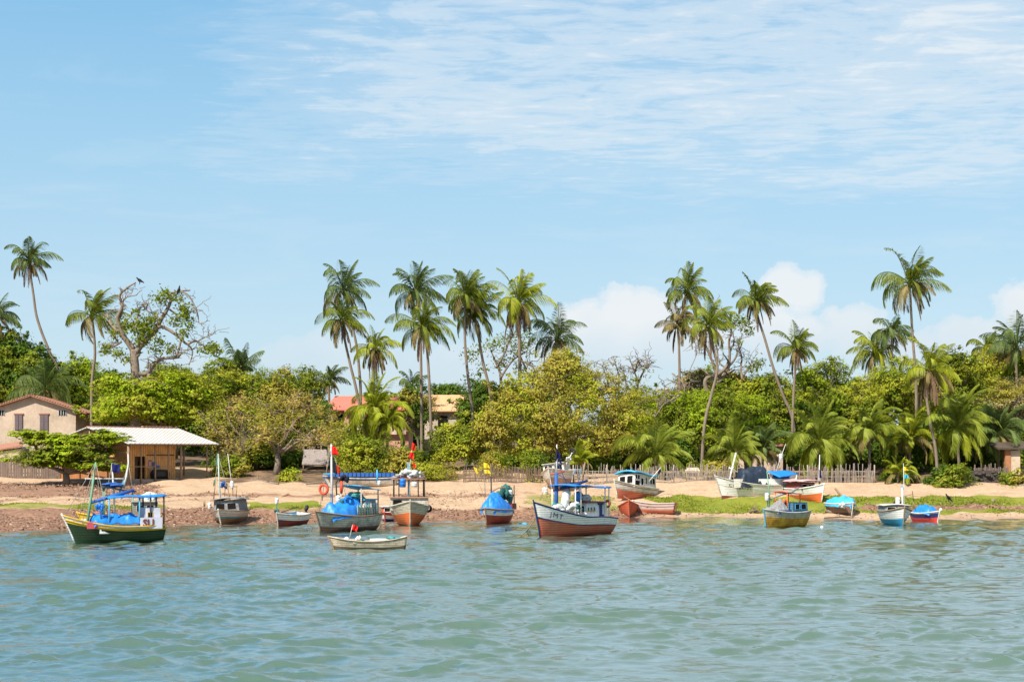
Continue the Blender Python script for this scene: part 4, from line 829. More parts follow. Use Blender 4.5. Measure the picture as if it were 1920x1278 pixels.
def bird(label,base,hd,sc,upright):
    rt=Matrix.Rotation(hd,3,'Z')@Matrix.Rotation(-upright,3,'Y'); mb=MB(); b=Vector(base); c=b+Vector((0,0,.30*sc))
    # one skin: rings along the spine from tail to beak
    prof=[(-.42,.01,.02),(-.30,.05,.02),(-.18,.09,.07),(-.03,.12,.12),(.10,.11,.11),(.20,.06,.065),(.25,.05,.055),(.30,.055,.055),(.345,.035,.035),(.37,.015,.015),(.43,.006,.006)]; n=9; vs=[];fs=[]
    for x,ry,rz in prof:
        lift=.05*max(0,(x-.15)/.15) if x<.3 else .05
        for j in range(n):
            a=2*math.pi*j/n; vs.append(c+rt@Vector((x,ry*math.cos(a),rz*math.sin(a)+lift))*sc)
    for i in range(len(prof)-1):
        for j in range(n): fs.append((i*n+j,i*n+(j+1)%n,(i+1)*n+(j+1)%n,(i+1)*n+j))
    fs.append(tuple(range(n-1,-1,-1))); fs.append(tuple((len(prof)-1)*n+j for j in range(n))); mb.add(vs,fs,0,True)
    for sy in(-1,1):
        h_=c+rt@Vector((-.02,sy*.05,-.08))*sc; mb.tube([h_,(h_+b)/2+Vector((.02,0,.01)),b+Vector((0,sy*.04*sc,0))],.018*sc,5); mb.tube([b+Vector((0,sy*.04*sc,.005)),b+rt.to_3x3()@Vector((.08*sc,sy*.04*sc,0))*.6+Vector((0,0,.005))],.012*sc,4)
        wv=[c+rt@Vector((x,sy*y,z))*sc for x,y,z in((.12,.12,.02),(-.05,.145,.06),(-.25,.11,.05),(-.44,.04,.02),(-.2,.13,-.05),(.02,.14,-.06))]; w2=[v+rt@Vector((0,-sy*.03,0))*sc for v in wv]; mb.add(wv+w2,[tuple(range(6)),tuple(range(11,5,-1))]+[(i,(i+1)%6,6+(i+1)%6,6+i) for i in range(6)],0,True)
    return tag(mb.build('black_bird',black,None,None,b),label,'bird','black birds')
bird('black bird standing on the lawn near the red and blue small boat',gp(1779,941,0),R(180),1.15,R(45))
bird('black bird on the topmost left branch of the gnarled tree',W(262,533,167.9),R(160),1.3,R(30))
bird('upright black bird on the top right limb of the gnarled tree',W(335,553,168),R(20),1.4,R(70))
# ---------------------------------------------------------------- boats
from mathutils import noise as mnoise
white=surf('boat_white',(.84,.82,.77),.55,.22,(.36,.31,.25),1.6,.3,planks=2.2,streak=.35)
offw=surf('boat_offwhite',(.72,.67,.58),.65,.45,(.28,.22,.16),1.8,.25,planks=2.2,streak=.5)
beige=surf('boat_beige',(.60,.51,.37),.7,.5,(.24,.18,.12),1.6,.2,planks=2.5,streak=.5)
gwood=surf('boat_greywood',(.60,.55,.46),.8,.65,(.16,.13,.10),1.8,.15,planks=2.2,streak=.6)
red=surf('boat_red',(.50,.07,.035),.6,.5,(.17,.05,.035),1.6,.3,planks=2.2,streak=.4)
orange=surf('boat_orange',(.82,.17,.04),.6,.4,(.36,.12,.06),1.4,.3,planks=2.2,streak=.4)
brick_=surf('boat_brickred',(.58,.13,.06),.65,.4,(.42,.24,.17),1.5,.25,planks=2.2,streak=.5)
maroon=surf('boat_maroon',(.24,.045,.035),.6,.4,None,1.6,.3,planks=2.2)
dgreen=surf('boat_darkgreen',(.020,.048,.020),.5,.3,(.035,.05,.03),1.2,.3,planks=2.0,streak=.25)
yellow=surf('boat_yellow',(.70,.42,.02),.6,.35,(.34,.17,.03),1.6,.3,streak=.35)
yellow2=surf('boat_rustyyellow',(.64,.36,.03),.65,.85,(.25,.11,.03),1.7,.25,planks=2.2,streak=.75)
blue=surf('boat_blue',(.02,.10,.34),.55,.35,None,2,.3)
navy=surf('boat_navy',(.012,.03,.13),.55,.3,None,2,.3)
sky_b=surf('boat_skyblue',(.07,.32,.52),.6,.4,(.10,.22,.30),2,.3)
teal=surf('boat_teal',(.05,.25,.24),.6,.4,None,3,.3)
mgreen=surf('mast_green',(.16,.34,.20),.6,.4,None,3,.3)
tarpb=surf('tarp_blue',(.01,.19,.64),.45,.5,(.05,.24,.56),1.2,.4,streak=.1,bump=.25)
tarpl=surf('tarp_lightblue',(.05,.40,.72),.5,.3,(.06,.30,.52),1.2,.35,streak=.15,bump=.25)
tarpd=surf('tarp_dark',(.012,.022,.04),.5,.3,(.03,.045,.07),1.2,.35,streak=.2,bump=.3)
canb=surf('canopy_blue',(.01,.20,.62),.6,.25,(.03,.14,.36),1.2,.3,streak=.1)
deckm=surf('boat_deck',(.26,.21,.16),.85,.5,None,2,.1)
black_=surf('black_rubber',(.018,.018,.018),.6,.3,None,4,.3)
woodb=surf('boat_wood',(.30,.20,.12),.8,.5,None,3,.15)
dpost=surf('dark_post',(.045,.035,.03),.7,.4,None,4,.2)
wpost=surf('white_post_paint',(.66,.64,.60),.6,.3,None,4,.3)
rope=surf('rope',(.30,.27,.22),.9,.2,None,8,.1,streak=0)
fred=surf('flag_red',(.72,.02,.015),.8,.2,None,2,.1,streak=0); fnavy=surf('flag_navy',(.012,.014,.10),.8,.2,None,2,.1,streak=0)
fyel=surf('flag_yellow',(.80,.50,.03),.8,.2,None,2,.1,streak=0); fblk=surf('flag_black',(.02,.02,.03),.8,.2,None,2,.1,streak=0); fcy=surf('flag_cyan',(.03,.36,.55),.8,.2,None,2,.1,streak=0); fgrn=surf('flag_green',(.02,.30,.16),.8,.2,None,2,.1,streak=0)
netw=surf('net_white',(.62,.63,.60),.9,.6,(.30,.33,.32),7,.1,streak=0,bump=.8); netg=surf('net_green',(.05,.17,.15),.9,.6,(.02,.07,.07),7,.1,streak=0,bump=.8); netgr=surf('net_grey',(.30,.30,.30),.9,.6,None,7,.1,streak=0,bump=.8)
plw=surf('plastic_white',(.68,.68,.64),.45,.3,(.45,.43,.38),3,.4,streak=.2); plb=surf('plastic_blue',(.015,.16,.55),.4,.2,None,3,.4,streak=.1)
ring_red=surf('ring_red',(.62,.07,.03),.55,.25,None,4,.3)
GB='fishing boats moored and beached along the shore'
class Boat:
    def __init__(s,label,at,th,L,Bm,rake=.6,roll=0,pitch=0,bow=True,name='fishing_boat',sink=0):
        rot=Euler((R(roll),R(pitch),R(th)),'XYZ'); M3=rot.to_matrix(); at=Vector(at)
        org=at-M3@Vector((L/2-rake*.8,0,0)) if bow else at
        org.z=at.z-sink if bow is False or roll==0 and pitch==0 else at.z-sink
        if at.z>.05: org.z=gz(org.x,org.y)*.35+at.z*.65-sink
        s.root=empty(name,org,label,'boat',GB,rot); s.M=Matrix.Translation(org)@M3.to_4x4(); s.I=s.M.inverted(); s.L=L; s.B=Bm; s.rake=rake; s.th=th; s.Y=org.y
    def hull(s,hb,hm,hs,bands,draft=.10,tr=.72,deck=.62,full=2.3,inner=None,deckmat=None,rail=None,railr=.045,flare=.5,fb=.45):
        L,Bm,rake=s.L,s.B,s.rake
        def sheer(t): return hm+(hs-hm)*((fb-t)/fb)**2 if t<fb else hm+(hb-hm)*((t-fb)/(1-fb))**2
        def half(t):
            return Bm/2*(tr+(1-tr)*math.sin(math.pi/2*t/fb)) if t<fb else max(.012,Bm/2*(1-((t-fb)/(1-fb))**full))
        def P(t,v,side,off=0.0):
            kz=-draft+ (.12*draft if t<.1 else 0); z=kz+(sheer(t)-kz)*v
            p=.32+flare*max(0,(t-.35)/.65)**1.3; bow_n=max(0,(t-.55)/.45)
            y=(half(t)*(1-.25*bow_n*(1-v)))*(max(v,0)**p)+off
            x=-L/2+t*(L-rake)+rake*(v**1.15)*max(0,(t-.5)/.5)**1.5-.12*(1-v)*max(0,(.3-t)/.3)*-1
            return Vector((x,y*side,z))
        s.P=P; s.sheer=sheer; s.half=half; s.draft=draft
        nt=26; ts=[i/nt for i in range(nt+1)]; vs_=[0]; vm=[]
        prev=0
        for k,(vt,_) in enumerate(bands):
            m=max(1,round((vt-prev)*9))
            for j in range(1,m+1): vs_.append(prev+(vt-prev)*j/m); vm.append(k)
            prev=vt
        mats=[m for _,m in bands]; mb=MB(); nb=len(mats); mats=mats+[inner or offw,deckmat or deckm]
        nv=len(vs_); V=[];
        for side in(1,-1):
            for t in ts:
                for v in vs_: V.append(P(t,v,side))
        off=(nt+1)*nv; fs=[]; b0=len(mb.v)
        for sd in(0,1):
            for i in range(nt):
                for j in range(nv-1):
                    a=sd*off+i*nv+j; f=[a,a+nv,a+nv+1,a+1]
                    mb.f.append([q+b0 for q in (f if sd else f[::-1])]); mb.m.append(vm[j]); mb.sm.append(True)
        for j in range(nv-1):
            mb.f.append([b0+off+j,b0+off+j+1,b0+j+1,b0+j]); mb.m.append(vm[j]); mb.sm.append(False)
            e=nt*nv; mb.f.append([b0+e+j,b0+e+j+1,b0+off+e+j+1,b0+off+e+j]); mb.m.append(vm[j]); mb.sm.append(False)
        mb.v+=V
        # inside of the bulwark and the deck
        def dz(t): return -draft+(sheer(t)+draft)*deck
        In=[]
        for side in(1,-1):
            for t in ts:
                o=P(t,1,side); w=max(abs(o.y)-.07,.004); In.append((o.x,side*w,o.z)); wd=max(.003,min(w-.02,abs(P(t,deck,side).y)-.05)); In.append((P(t,deck,side).x,side*wd,dz(t)))
        b1=len(mb.v); mb.v+=[Vector(q) for q in In]; o2=(nt+1)*2
        for sd in(0,1):
            for i in range(nt):
                a=b0+sd*off+i*nv+nv-1; c=b1+sd*o2+i*2
                f1=[a,a+nv,c+2,c]; f2=[c,c+2,c+3,c+1]
                mb.f+= [f1 if sd==0 else f1[::-1], f2 if sd==0 else f2[::-1]]; mb.m+=[nb-1,nb]; mb.sm+=[False,False]
        for i in range(nt):
            c=b1+i*2+1; d=b1+o2+i*2+1; mb.f.append([c,c+2,d+2,d]); mb.m.append(nb+1); mb.sm.append(False)
        c=b1; d=b1+o2; mb.f.append([c,c+1,d+1,d]); mb.m.append(nb); mb.sm.append(False); mb.f.append([b0+nv-1,b0+off+nv-1,d,c]); mb.m.append(nb-1); mb.sm.append(False)
        mb.build('hull',mats,s.root)
        if rail:
            for side in(1,-1):
                m2=MB(); m2.tube([P(t,1,side,.015)+Vector((0,0,.01)) for t in ts],railr,5); m2.build('gunwale',rail,s.root)
        # stem post
        m2=MB(); m2.tube([P(1,v,1)*1.0+Vector((.02,-P(1,v,1).y,0)) for v in(0,.25,.5,.75,1,1.07)],[.05,.05,.05,.055,.055,.05],6); m2.build('stem_post',bands[-1][1],s.root)
    def lines(s,a,mat,v,r=.03):
        for side in(1,-1):
            m2=MB(); m2.tube([s.P(t/24,v,side,.012) for t in range(25)],r,5); m2.build(a,mat,s.root)
    def box(s,name,x0,x1,y0,y1,z0,z1,mat,par=None,bev=0):
        mb=MB(); mb.box(((x0+x1)/2,(y0+y1)/2,(z0+z1)/2),(x1-x0,y1-y0,z1-z0)); o=mb.build(name,mat,par or s.root); return o
    def cabin(s,x0,x1,w,z0,z1,mat,wins=(),front=0,roofm=None,taper=.9,name='cabin',winm=None,doors=()):
        """a deckhouse with framed flush panes, near-black to paint the shade inside the windows; wins: (side, a0,a1,h0,h1) in fractions"""
        mb=MB(); b=w/2; t_=b*taper
        vs=[(x0,-b,z0),(x1,-b,z0),(x1,b,z0),(x0,b,z0),(x0,-t_,z1),(x1-front,-t_,z1),(x1-front,t_,z1),(x0,t_,z1)]
        mb.add(vs,[(3,2,1,0),(4,5,6,7),(0,1,5,4),(1,2,6,5),(2,3,7,6),(3,0,4,7)]); c=mb.build(name,mat,s.root)
        for sd,a0,a1,h0,h1 in wins:
            if sd in(1,-1):
                g=lambda a,h,o: Vector((x0+(x1-front*h-x0)*a, sd*(b+(t_-b)*h+o), z0+(z1-z0)*h))
            else:
                g=lambda a,h,o: Vector((x1-front*h+o,(b+(t_-b)*h)*(2*a-1),z0+(z1-z0)*h))
            m2=MB(); q4=[g(a0,h0,.006),g(a1,h0,.006),g(a1,h1,.006),g(a0,h1,.006)]; q5=[g(a0,h0,-.03),g(a1,h0,-.03),g(a1,h1,-.03),g(a0,h1,-.03)]
            m2.add(q4+q5,[(0,1,2,3),(3,2,1,0)][:1]+[(7,6,5,4),(0,4,5,1),(1,5,6,2),(2,6,7,3),(3,7,4,0)]); wn=m2.build('window',dark,c)
            m3=MB()
            for p,q_ in zip(q4,q4[1:]+q4[:1]): m3.beam(p,q_,.035)
            m3.build('frame',roofm or mat,wn)
        return c
    def canopy(s,x0,x1,w,z0,z1,mat,th=.05,posts=(),pm=None,sag=.05,arch=.08,pr=.035,zb=.8,name='canopy',seed=0):
        fn=lambda u,v:(x0+(x1-x0)*u,(v-.5)*w,z0+(z1-z0)*u+arch*(1-(2*v-1)**2)-sag*math.sin(u*math.pi*2.0+seed)*.5+.03*mnoise.noise(Vector((u*4+seed,v*3,1))))
        mb=MB(); mb.sheet(fn,12,6,th); o=mb.build(name,mat,s.root)
        for x,y in posts:
            u=(x-x0)/(x1-x0); zt=z0+(z1-z0)*u+.02; m2=MB(); m2.tube([(x,y,zb),(x,y,zt-.02)],pr,6); m2.build('canopy_post',pm or dpost,s.root)
        return o
    def pole(s,name,pts,r,mat,n=7,par=None):
        mb=MB(); mb.tube(pts,r,n); return mb.build(name,mat,par or s.root)
    def px(s,a,b,dy=0): return s.I@W(a,b,s.Y+dy)
    def ppole(s,name,pts,r,mat,dy=0,par=None): return s.pole(name,[s.px(a,b,dy) for a,b in pts],r,mat,par=par)
    def stays(s,pairs,r=.018,name='stay'):
        for a,b in pairs: s.pole(name,[a,(Vector(a)+Vector(b))/2-Vector((0,0,.05)),b],r,rope,4)
    def flag(s,corners,mat,dy=0,seed=1,name='flag'):
        """cloth between four photo corners (hoist top, hoist bottom, fly bottom, fly top), rippled, really thick"""
        A_,B_,C_,D_=[W(a,b,s.Y+dy) for a,b in corners]
        fn=lambda u,v:(A_.lerp(B_,v)).lerp(D_.lerp(C_,v),u)+Vector((0,.10*math.sin(u*7+v*2+seed)*u,.02*math.sin(u*9+seed)*u))
        mb=MB(); mb.sheet(fn,10,5,.01,tv=(0,.012,0)); return mb.build(name,mat,s.root,s.I)
    def text(s,body,t0,v0,h,mat,side=1,slant=0,name='name_lettering',rev=False):
        cu=bpy.data.curves.new('txt','FONT'); cu.body=body; cu.size=1; cu.extrude=0; cu.offset=0; cu.space_character=1.25; ob=bpy.data.objects.new('txt',cu); COL.objects.link(ob)
        dg=bpy.context.evaluated_depsgraph_get(); me=ob.evaluated_get(dg).to_mesh(); vs=[v.co.copy() for v in me.vertices]; fs=[list(p.vertices) for p in me.polygons]; ob.evaluated_get(dg).to_mesh_clear(); bpy.data.objects.remove(ob); bpy.data.curves.remove(cu)
        k=h/.72; out_=[]
        for v in vs:
            x,y=v.x*k,v.y*k; t=t0-x/(s.L-s.rake*.5) if not rev else t0+x/(s.L-s.rake*.5)
            hz=s.sheer(t)+s.draft; out_.append(s.P(t,v0+slant*x+y/hz,side,.035))
        mb=MB(); mb.add(out_,fs); mb.build(name,mat,s.root)
    def text_flat(s,body,org,ux,h,mat,name='name_lettering'):
        cu=bpy.data.curves.new('txt','FONT'); cu.body=body; cu.size=1; cu.extrude=.02; cu.offset=.02; ob=bpy.data.objects.new('txt',cu); COL.objects.link(ob)
        dg=bpy.context.evaluated_depsgraph_get(); me=ob.evaluated_get(dg).to_mesh(); k=h/.72; ux=Vector(ux)
        nrm=ux.cross(Vector((0,0,1))); out_=[Vector(org)+ux*v.co.x*k+Vector((0,0,v.co.y*k))+nrm*v.co.z*k for v in me.vertices]; fs=[list(p.vertices) for p in me.polygons]; ob.evaluated_get(dg).to_mesh_clear(); bpy.data.objects.remove(ob); bpy.data.curves.remove(cu)
        mb=MB(); mb.add(out_,fs); return mb.build(name,mat,s.root)
    # ---- things lying on the boat: top level
    def put(s,mb,name,mats,label,cat,group=None):
        vs=[s.M@q for q in mb.v]; mb.v=vs; c=sum(vs,Vector())/len(vs); c.z=min(v.z for v in vs); return tag(mb.build(name,mats,None,None,c),label,cat,group)
    def tarp(s,label,x0,x1,w,ze,ridge,mat,seed=1,hang=.25,peak=1.0,nx=34,ny=24,skew=0):
        def fn(u,v):
            c=2*v-1; r=ridge(u) if callable(ridge) else ridge; tt=min(.97,max(0,(x0+(x1-x0)*u+s.L/2)/(s.L-s.rake*.5))); hw=min(w/2,s.half(tt)+.05); zz=r*(1-abs(c)**1.6)**peak*min(1,7*u+.05,7*(1-u)+.05)**.8
            edge=-hang*max(0,abs(c)-.78)/.22-hang*.7*max(0,(abs(2*u-1)-.88)/.12)
            wv=.16*mnoise.noise(Vector((u*5+seed,v*4,seed)))+.09*mnoise.noise(Vector((u*13+seed,v*9,2)))+.10*abs(mnoise.noise(Vector((u*6+c*2,c*3-u*2,seed+7))))+.07*abs(mnoise.noise(Vector((u*14,c*9,seed+9))))+.04*abs(math.sin(u*15+c*4+seed))
            return (x0+(x1-x0)*u,hw*c+skew*u+.05*mnoise.noise(Vector((u*9,c*4,seed+3))),ze+zz+edge+1.5*wv*(1-.5*abs(c)))
        mb=MB(); mb.sheet(fn,nx,ny,.015); return s.put(mb,'tarp',mat,label,'tarp','tarps over the boats')
    def bundle(s,label,c,r,mat,n=5,seed=1,name='net_bundle',cat='net bundle'):
        random.seed(seed); mb=MB()
        for i in range(n*2):
            k0=len(mb.v); mb.ell(Vector(c)+Vector((random.uniform(-r[0],r[0])*.8,random.uniform(-r[1],r[1])*.8,random.uniform(0,r[2])*.8)),(r[0]*random.uniform(.25,.55),r[1]*random.uniform(.25,.55),r[2]*random.uniform(.25,.5)),14,9,0,0)
            cc=sum(mb.v[k0:],Vector())/(len(mb.v)-k0)
            for j in range(k0,len(mb.v)):
                v=mb.v[j]; d=v-cc; mb.v[j]=cc+d*(1+.55*mnoise.noise(v*5+Vector((seed,i,0)))+.35*mnoise.noise(v*13))
        return s.put(mb,name,mat,label,cat,'gear carried on the boats')
    def drum(s,label,c,r,h,mat,rot=None,cat='barrel',name='barrel'):
        M_=rot or Matrix.Identity(3); mb=MB(); c=Vector(c); prof=[(-.5,.5),(-.5,.85),(-.42,1),(-.15,1),(-.13,1.05),(-.09,1),(.2,1),(.22,1.05),(.26,1),(.42,1),(.5,.8),(.52,.3),(.58,.3)]
        mb.tube([c+M_@Vector((0,0,h*a)) for a,_ in prof],[r*k for _,k in prof],12); return s.put(mb,name,mat,label,cat,'gear carried on the boats')
    def ring(s,label,c,R0,r0,mat,rz=0,name='life_ring',cat='life ring',tilt=0):
        mb=MB(); mb.torus(c,R0,r0,Matrix.Rotation(R(rz),3,'Z')@Matrix.Rotation(R(tilt),3,'X')); return s.put(mb,name,mat,label,cat,'gear carried on the boats')

# 1 dark green boat
b=Boat('dark green wooden boat with yellow rail and the letters SU on its white cabin',water_at(137,1018),209,5.95,2.1,.75)
b.hull(1.62,.92,1.0,[(.76,dgreen),(.87,yellow),(1,white)],rail=yellow,railr=.04,inner=white)
b.lines('rub_rail',yellow,.865,.035)
b.cabin(-1.75,1.0,1.45,.55,1.3,white,name='deckhouse')
c=b.cabin(-2.6,-1.75,1.55,.75,2.0,surf('lilac_white',(.62,.62,.70),.6,.3,None,2,.3),[(1,.55,.9,.35,.8)],0,yellow)
b.text_flat('SU',(-1.47,.96,.95),(-1,0,0),.42,maroon); b.box('name_board',-2.65,-1.35,.86,.93,.80,1.45,surf('lilac_white',(.62,.62,.70)))
b.box('side_panel',1.15,1.75,.70,.76,.85,1.25,surf('pink_panel',(.62,.10,.12),.6,.5,None,3,.3))
b.canopy(-2.95,.5,1.7,2.75,2.62,canb,.06,[(-2.8,.75),(-2.8,-.75),(-2.0,.75),(-2.0,-.75)],dpost,.08,.06,.05,.8)
for x,y in((-1.35,.72),(.45,.72),(.45,-.72)): b.pole('canopy_post',[(x,y,.9),(x,y,2.65)],.05,sky_b)
mt=Vector((1.05,0,4.7)); b.pole('mast',[(1.6,0,.75),(1.33,0,2.6),mt],[.085,.075,.05],mgreen)
b.pole('yard',[b.px(159,897),b.px(216,897)],.03,wpost)
b.pole('boom',[(1.3,0,2.35),(-.1,.05,2.75),(-1.2,.1,3.05)],[.09,.13,.08],blue); b.pole('prop',[(.85,.7,.7),(1.0,.55,2.4)],.05,blue)
b.stays([(mt,(2.9,0,1.55)),(mt,(2.0,.55,1.1)),(mt,(2.0,-.55,1.1)),(mt,(.4,.75,1.0)),(mt,(.4,-.75,1.0))])
b.tarp('light blue tarp folded along the deckhouse of the dark green boat',-1.5,1.35,1.6,1.32,.18,tarpb,2,.25)
b.bundle('bright blue net float bundle hanging from the green boat prop',(1.0,.62,1.95),(.22,.2,.3),plb,5,3)
# 2 yellow-trimmed boat just behind it
b=Boat('yellow-railed grey cabin boat hidden behind the dark green boat',water_at(160,1000),197,5.3,2.0,.6)
b.hull(1.35,1.0,1.15,[(.5,teal),(.78,white),(1,yellow)],rail=yellow,inner=offw)
b.cabin(-2.4,-.8,1.5,1.0,2.05,surf('grey_cabin',(.30,.24,.22),.8,.6,None,2,.2,planks=2.2),[(1,.15,.45,.4,.8),(1,.58,.85,.4,.8)],0,gwood); b.box('cabin_top',-2.5,-.7,-.85,.85,2.055,2.12,gwood)
b.ppole('mast',[(215,962),(213,920),(210,868)],[.07,.06,.05],wpost); b.ppole('yard',[(196,897),(232,897)],.035,wpost)
b.flag([(209,868),(210,884),(224,886),(226,872)],fnavy,-.1,2)
b.ppole('spar',[(232,915),(237,892),(241,868),(240,850)],[.07,.07,.05,.03],wpost); b.ppole('leaning_spar',[(225,922),(233,900)],.04,sky_b)
b.ppole('stay',[(210,870),(195,950)],.017,rope); b.ppole('stay',[(241,868),(250,930)],.017,rope); b.ppole('stay',[(238,880),(222,925)],.017,rope)
b.canopy(-1.0,1.2,1.5,2.75,3.0,tarpd,.05,[(1.0,.6),(-.8,.6),(1.0,-.6)],mgreen,.1,.05,.05,1.1,name='furled_awning')
b.bundle('grey and white heap of nets on the cabin behind the dark green boat',(-1.9,0,2.1),(.5,.5,.5),netw,8,5); b.bundle('blue rolled sail on the boat behind the dark green one',(.2,.2,3.05),(.7,.3,.25),blue,7,9,'rolled_sail','sail')
# 3 grey caged boat, bow on
b=Boat('small boat with grey netting cabin and rust-brown hull, bow towards the water',water_at(414,984),-95,5.4,2.5,.5,roll=4)
b.hull(1.12,.85,.95,[(.5,surf('rust_hull',(.34,.16,.07),.7,.6,None,1.6,.2,planks=2.2,streak=.5)),(.6,teal),(.88,surf('salmon_white',(.62,.50,.42),.7,.5,None,1.6,.2,planks=2.2,streak=.5)),(1,offw)],rail=woodb,tr=.8)
b.cabin(-2.2,.5,2.0,.75,1.75,surf('grey_netting',(.16,.16,.16),.9,.7,(.32,.32,.32),6,.1,streak=.4,bump=.6),[(0,.1,.45,.3,.8),(0,.55,.9,.3,.8)],.1,netgr); b.canopy(-2.4,.7,2.2,1.78,1.82,netgr,.06,(),None,.06,.14,name='cabin_cover')
b.ppole('mast',[(415,952),(411,910),(409,850)],[.07,.06,.04],surf('mast_grey',(.42,.50,.47),.6,.4,None,4)); b.flag([(407,852),(407,872),(404,874),(405,856)],teal,0,1); b.flag([(404,897),(404,908),(400,911),(401,899)],fgrn,0,2)
for a,b_ in(((401,935),(404,900)),((421,930),(423,905)),((437,930),(436,907)),((443,932),(444,910)),((431,950),(427,905))): b.ppole('rail_post',[a,b_],.03,woodb)
b.ppole('rail',[(421,910),(445,912)],.03,woodb); b.ppole('thin_pole',[(436,918),(427,850)],[.03,.02],wpost); b.ppole('stay',[(409,853),(400,935)],.017,rope); b.ppole('stay',[(409,853),(436,950)],.017,rope)
b.bundle('blue canvas bundle hung at the mast of the grey caged boat',b.px(419,908)-Vector((0,0,.2)),(.28,.25,.35),blue,5,3,'canvas_bundle','bundle'); b.drum('white plastic canister on the rail of the grey caged boat',b.px(435,908),.13,.5,plw)
b.ring('round brown fender hanging off the side of the grey caged boat',b.px(383,944),.14,.08,woodb,20,'fender','fender'); b.drum('white canister on the foredeck of the grey caged boat',b.px(393,948),.14,.45,plw)
# 4 small white and dark red skiff
b=Boat('small white and dark red skiff heeling on the sand with a raised black motor',water_at(521,987),-118,3.3,1.6,.3,roll=-5,name='skiff')
b.hull(.98,.85,.95,[(.58,maroon),(.93,white),(1,gwood)],rail=gwood,inner=sky_b,tr=.85,deck=.5)
mb=MB(); x=-1.72; mb.tube([(x,.1,.6),(x-.05,.1,1.0)],.07,7); mb.ell((x-.12,.1,1.25),(.16,.14,.26),10,8,0,.02,Matrix.Rotation(R(-35),3,'Y')); mb.tube([(x-.1,.1,1.0),(x-.45,.1,.72)],[.07,.05],6); mb.build('outboard_motor',black_,b.root)
b.ppole('oar',[(527,960),(560,949)],.03,dpost,.3); b.box('thwart',-.5,-.25,-.62,.62,.72,.77,sky_b)
b.ppole('bow_pole',[(519,962),(519,930)],.03,teal); b.drum('white canister stuck on the pole of the small skiff',b.px(519,939),.13,.42,plw)
b.bundle('dark green net lump at the bow of the small skiff',b.px(520,962),(.16,.2,.25),netg,4,2)
# 5 big grey boat with blue tarp
b=Boat('large weathered grey boat with a big blue tarp, red flags and light blue roof',water_at(600,998),-122,6.3,2.35,.6)
b.hull(1.42,1.0,1.12,[(.34,surf('faded_antifoul',(.26,.13,.09),.7,.6,None,1.6,.2,planks=2.2,streak=.5)),(.94,gwood),(1,woodb)],rail=woodb,inner=gwood,deck=.55)
for k in range(9):
    x=-2.5+k*.31
    for sd in(1,-1): t_=(x+b.L/2)/(b.L-.3); b.pole('stanchion',[(x,sd*(b.half(t_)-.04),1.0),(x,sd*(b.half(t_)-.1),1.85)],.035,teal if k%3 else gwood,5)
for sd in(1,-1):
    fn=lambda u,v:((-2.6+u*2.6),sd*(b.half((-2.6+u*2.6+b.L/2)/(b.L-.3))-.06-.06*v),1.02+v*.72); mb=MB(); mb.sheet(fn,10,2,.03,tv=(0,-.03*sd,0)); mb.build('side_boards',gwood,b.root)
b.cabin(-2.5,-1.3,1.6,.9,2.05,surf('blue_white_cabin',(.46,.55,.60),.7,.6,None,2,.2,planks=2.2),[(1,.12,.42,.5,.85)],0,teal); b.box('cabin_top',-2.65,-1.15,-.88,.88,2.055,2.13,sky_b)
b.box('sign_board',-2.45,-1.5,.86,.90,1.2,1.85,surf('sign_white',(.6,.6,.62),.6,.2)); b.text_flat('ESPER',(-1.55,.935,1.45),(-1,0,0),.17,red,'faded_lettering')
b.canopy(-2.8,-.5,1.9,2.75,3.05,tarpl,.05,[(-2.6,.85),(-2.6,-.85),(-.7,.85),(-.7,-.85)],gwood,.04,.05,.05,1.0)
b.ppole('mast',[(622,972),(622,900),(621,832)],[.1,.085,.05],surf('mast_white',(.52,.52,.50),.7,.5,None,3)); b.ppole('yard',[(606,888),(632,888)],.04,sky_b); b.ppole('stern_pole',[(708,905),(707,880)],.06,sky_b,1.5)
b.flag([(622,836),(622,852),(636,853),(630,838)],fred,-.1,2); b.flag([(620,842),(620,853),(616,853),(618,844)],white,-.1,3); b.flag([(624,858),(625,885),(632,888),(630,870)],fblk,-.1,4); b.flag([(632,872),(633,888),(637,889),(635,873)],fred,-.1,5)
b.ppole('stay',[(621,835),(598,960)],.014,rope); b.ppole('stay',[(621,835),(655,950)],.014,rope); b.ppole('davit',[(633,955),(630,905),(634,898)],.05,dpost)
b.tarp('large bright blue tarp draped over the deck of the big grey boat',-1.2,2.0,2.15,1.15,lambda u:.95+.35*math.cos(u*4.2),tarpb,5,.3,1.0,skew=-.05)
b.ring('red ring-shaped life buoy hanging at the mast of the big grey boat',b.px(640,913,-.8),.34,.10,ring_red,40); b.ring('red life buoy on the bow side pole of the big grey boat',b.px(607,917,-.6),.30,.09,ring_red,100); b.ppole('ring_pole',[(604,938),(607,905)],.03,woodb,-.6)
b.bundle('black canvas heap above the life buoy of the big grey boat',b.px(645,902,-.3),(.28,.3,.35),fblk,5,3,'canvas_bundle','bundle'); b.drum('white plastic drum beneath the life buoy of the big grey boat',b.px(634,935,-.5),.17,.45,plw); b.drum('dark green float drum below the life buoy of the big grey boat',b.px(641,942,-.5),.15,.4,netg)
b.bundle('teal net heap on the blue tarp under the light blue roof',(-1.0,.1,2.15),(.6,.5,.4),teal,8,7); b.drum('small white float hanging at the light blue roof corner',b.px(711,905,.5),.12,.3,plw)
b.stays([((2.7,.0,1.3),tuple(b.px(580,1003)))],.015,'mooring_rope')
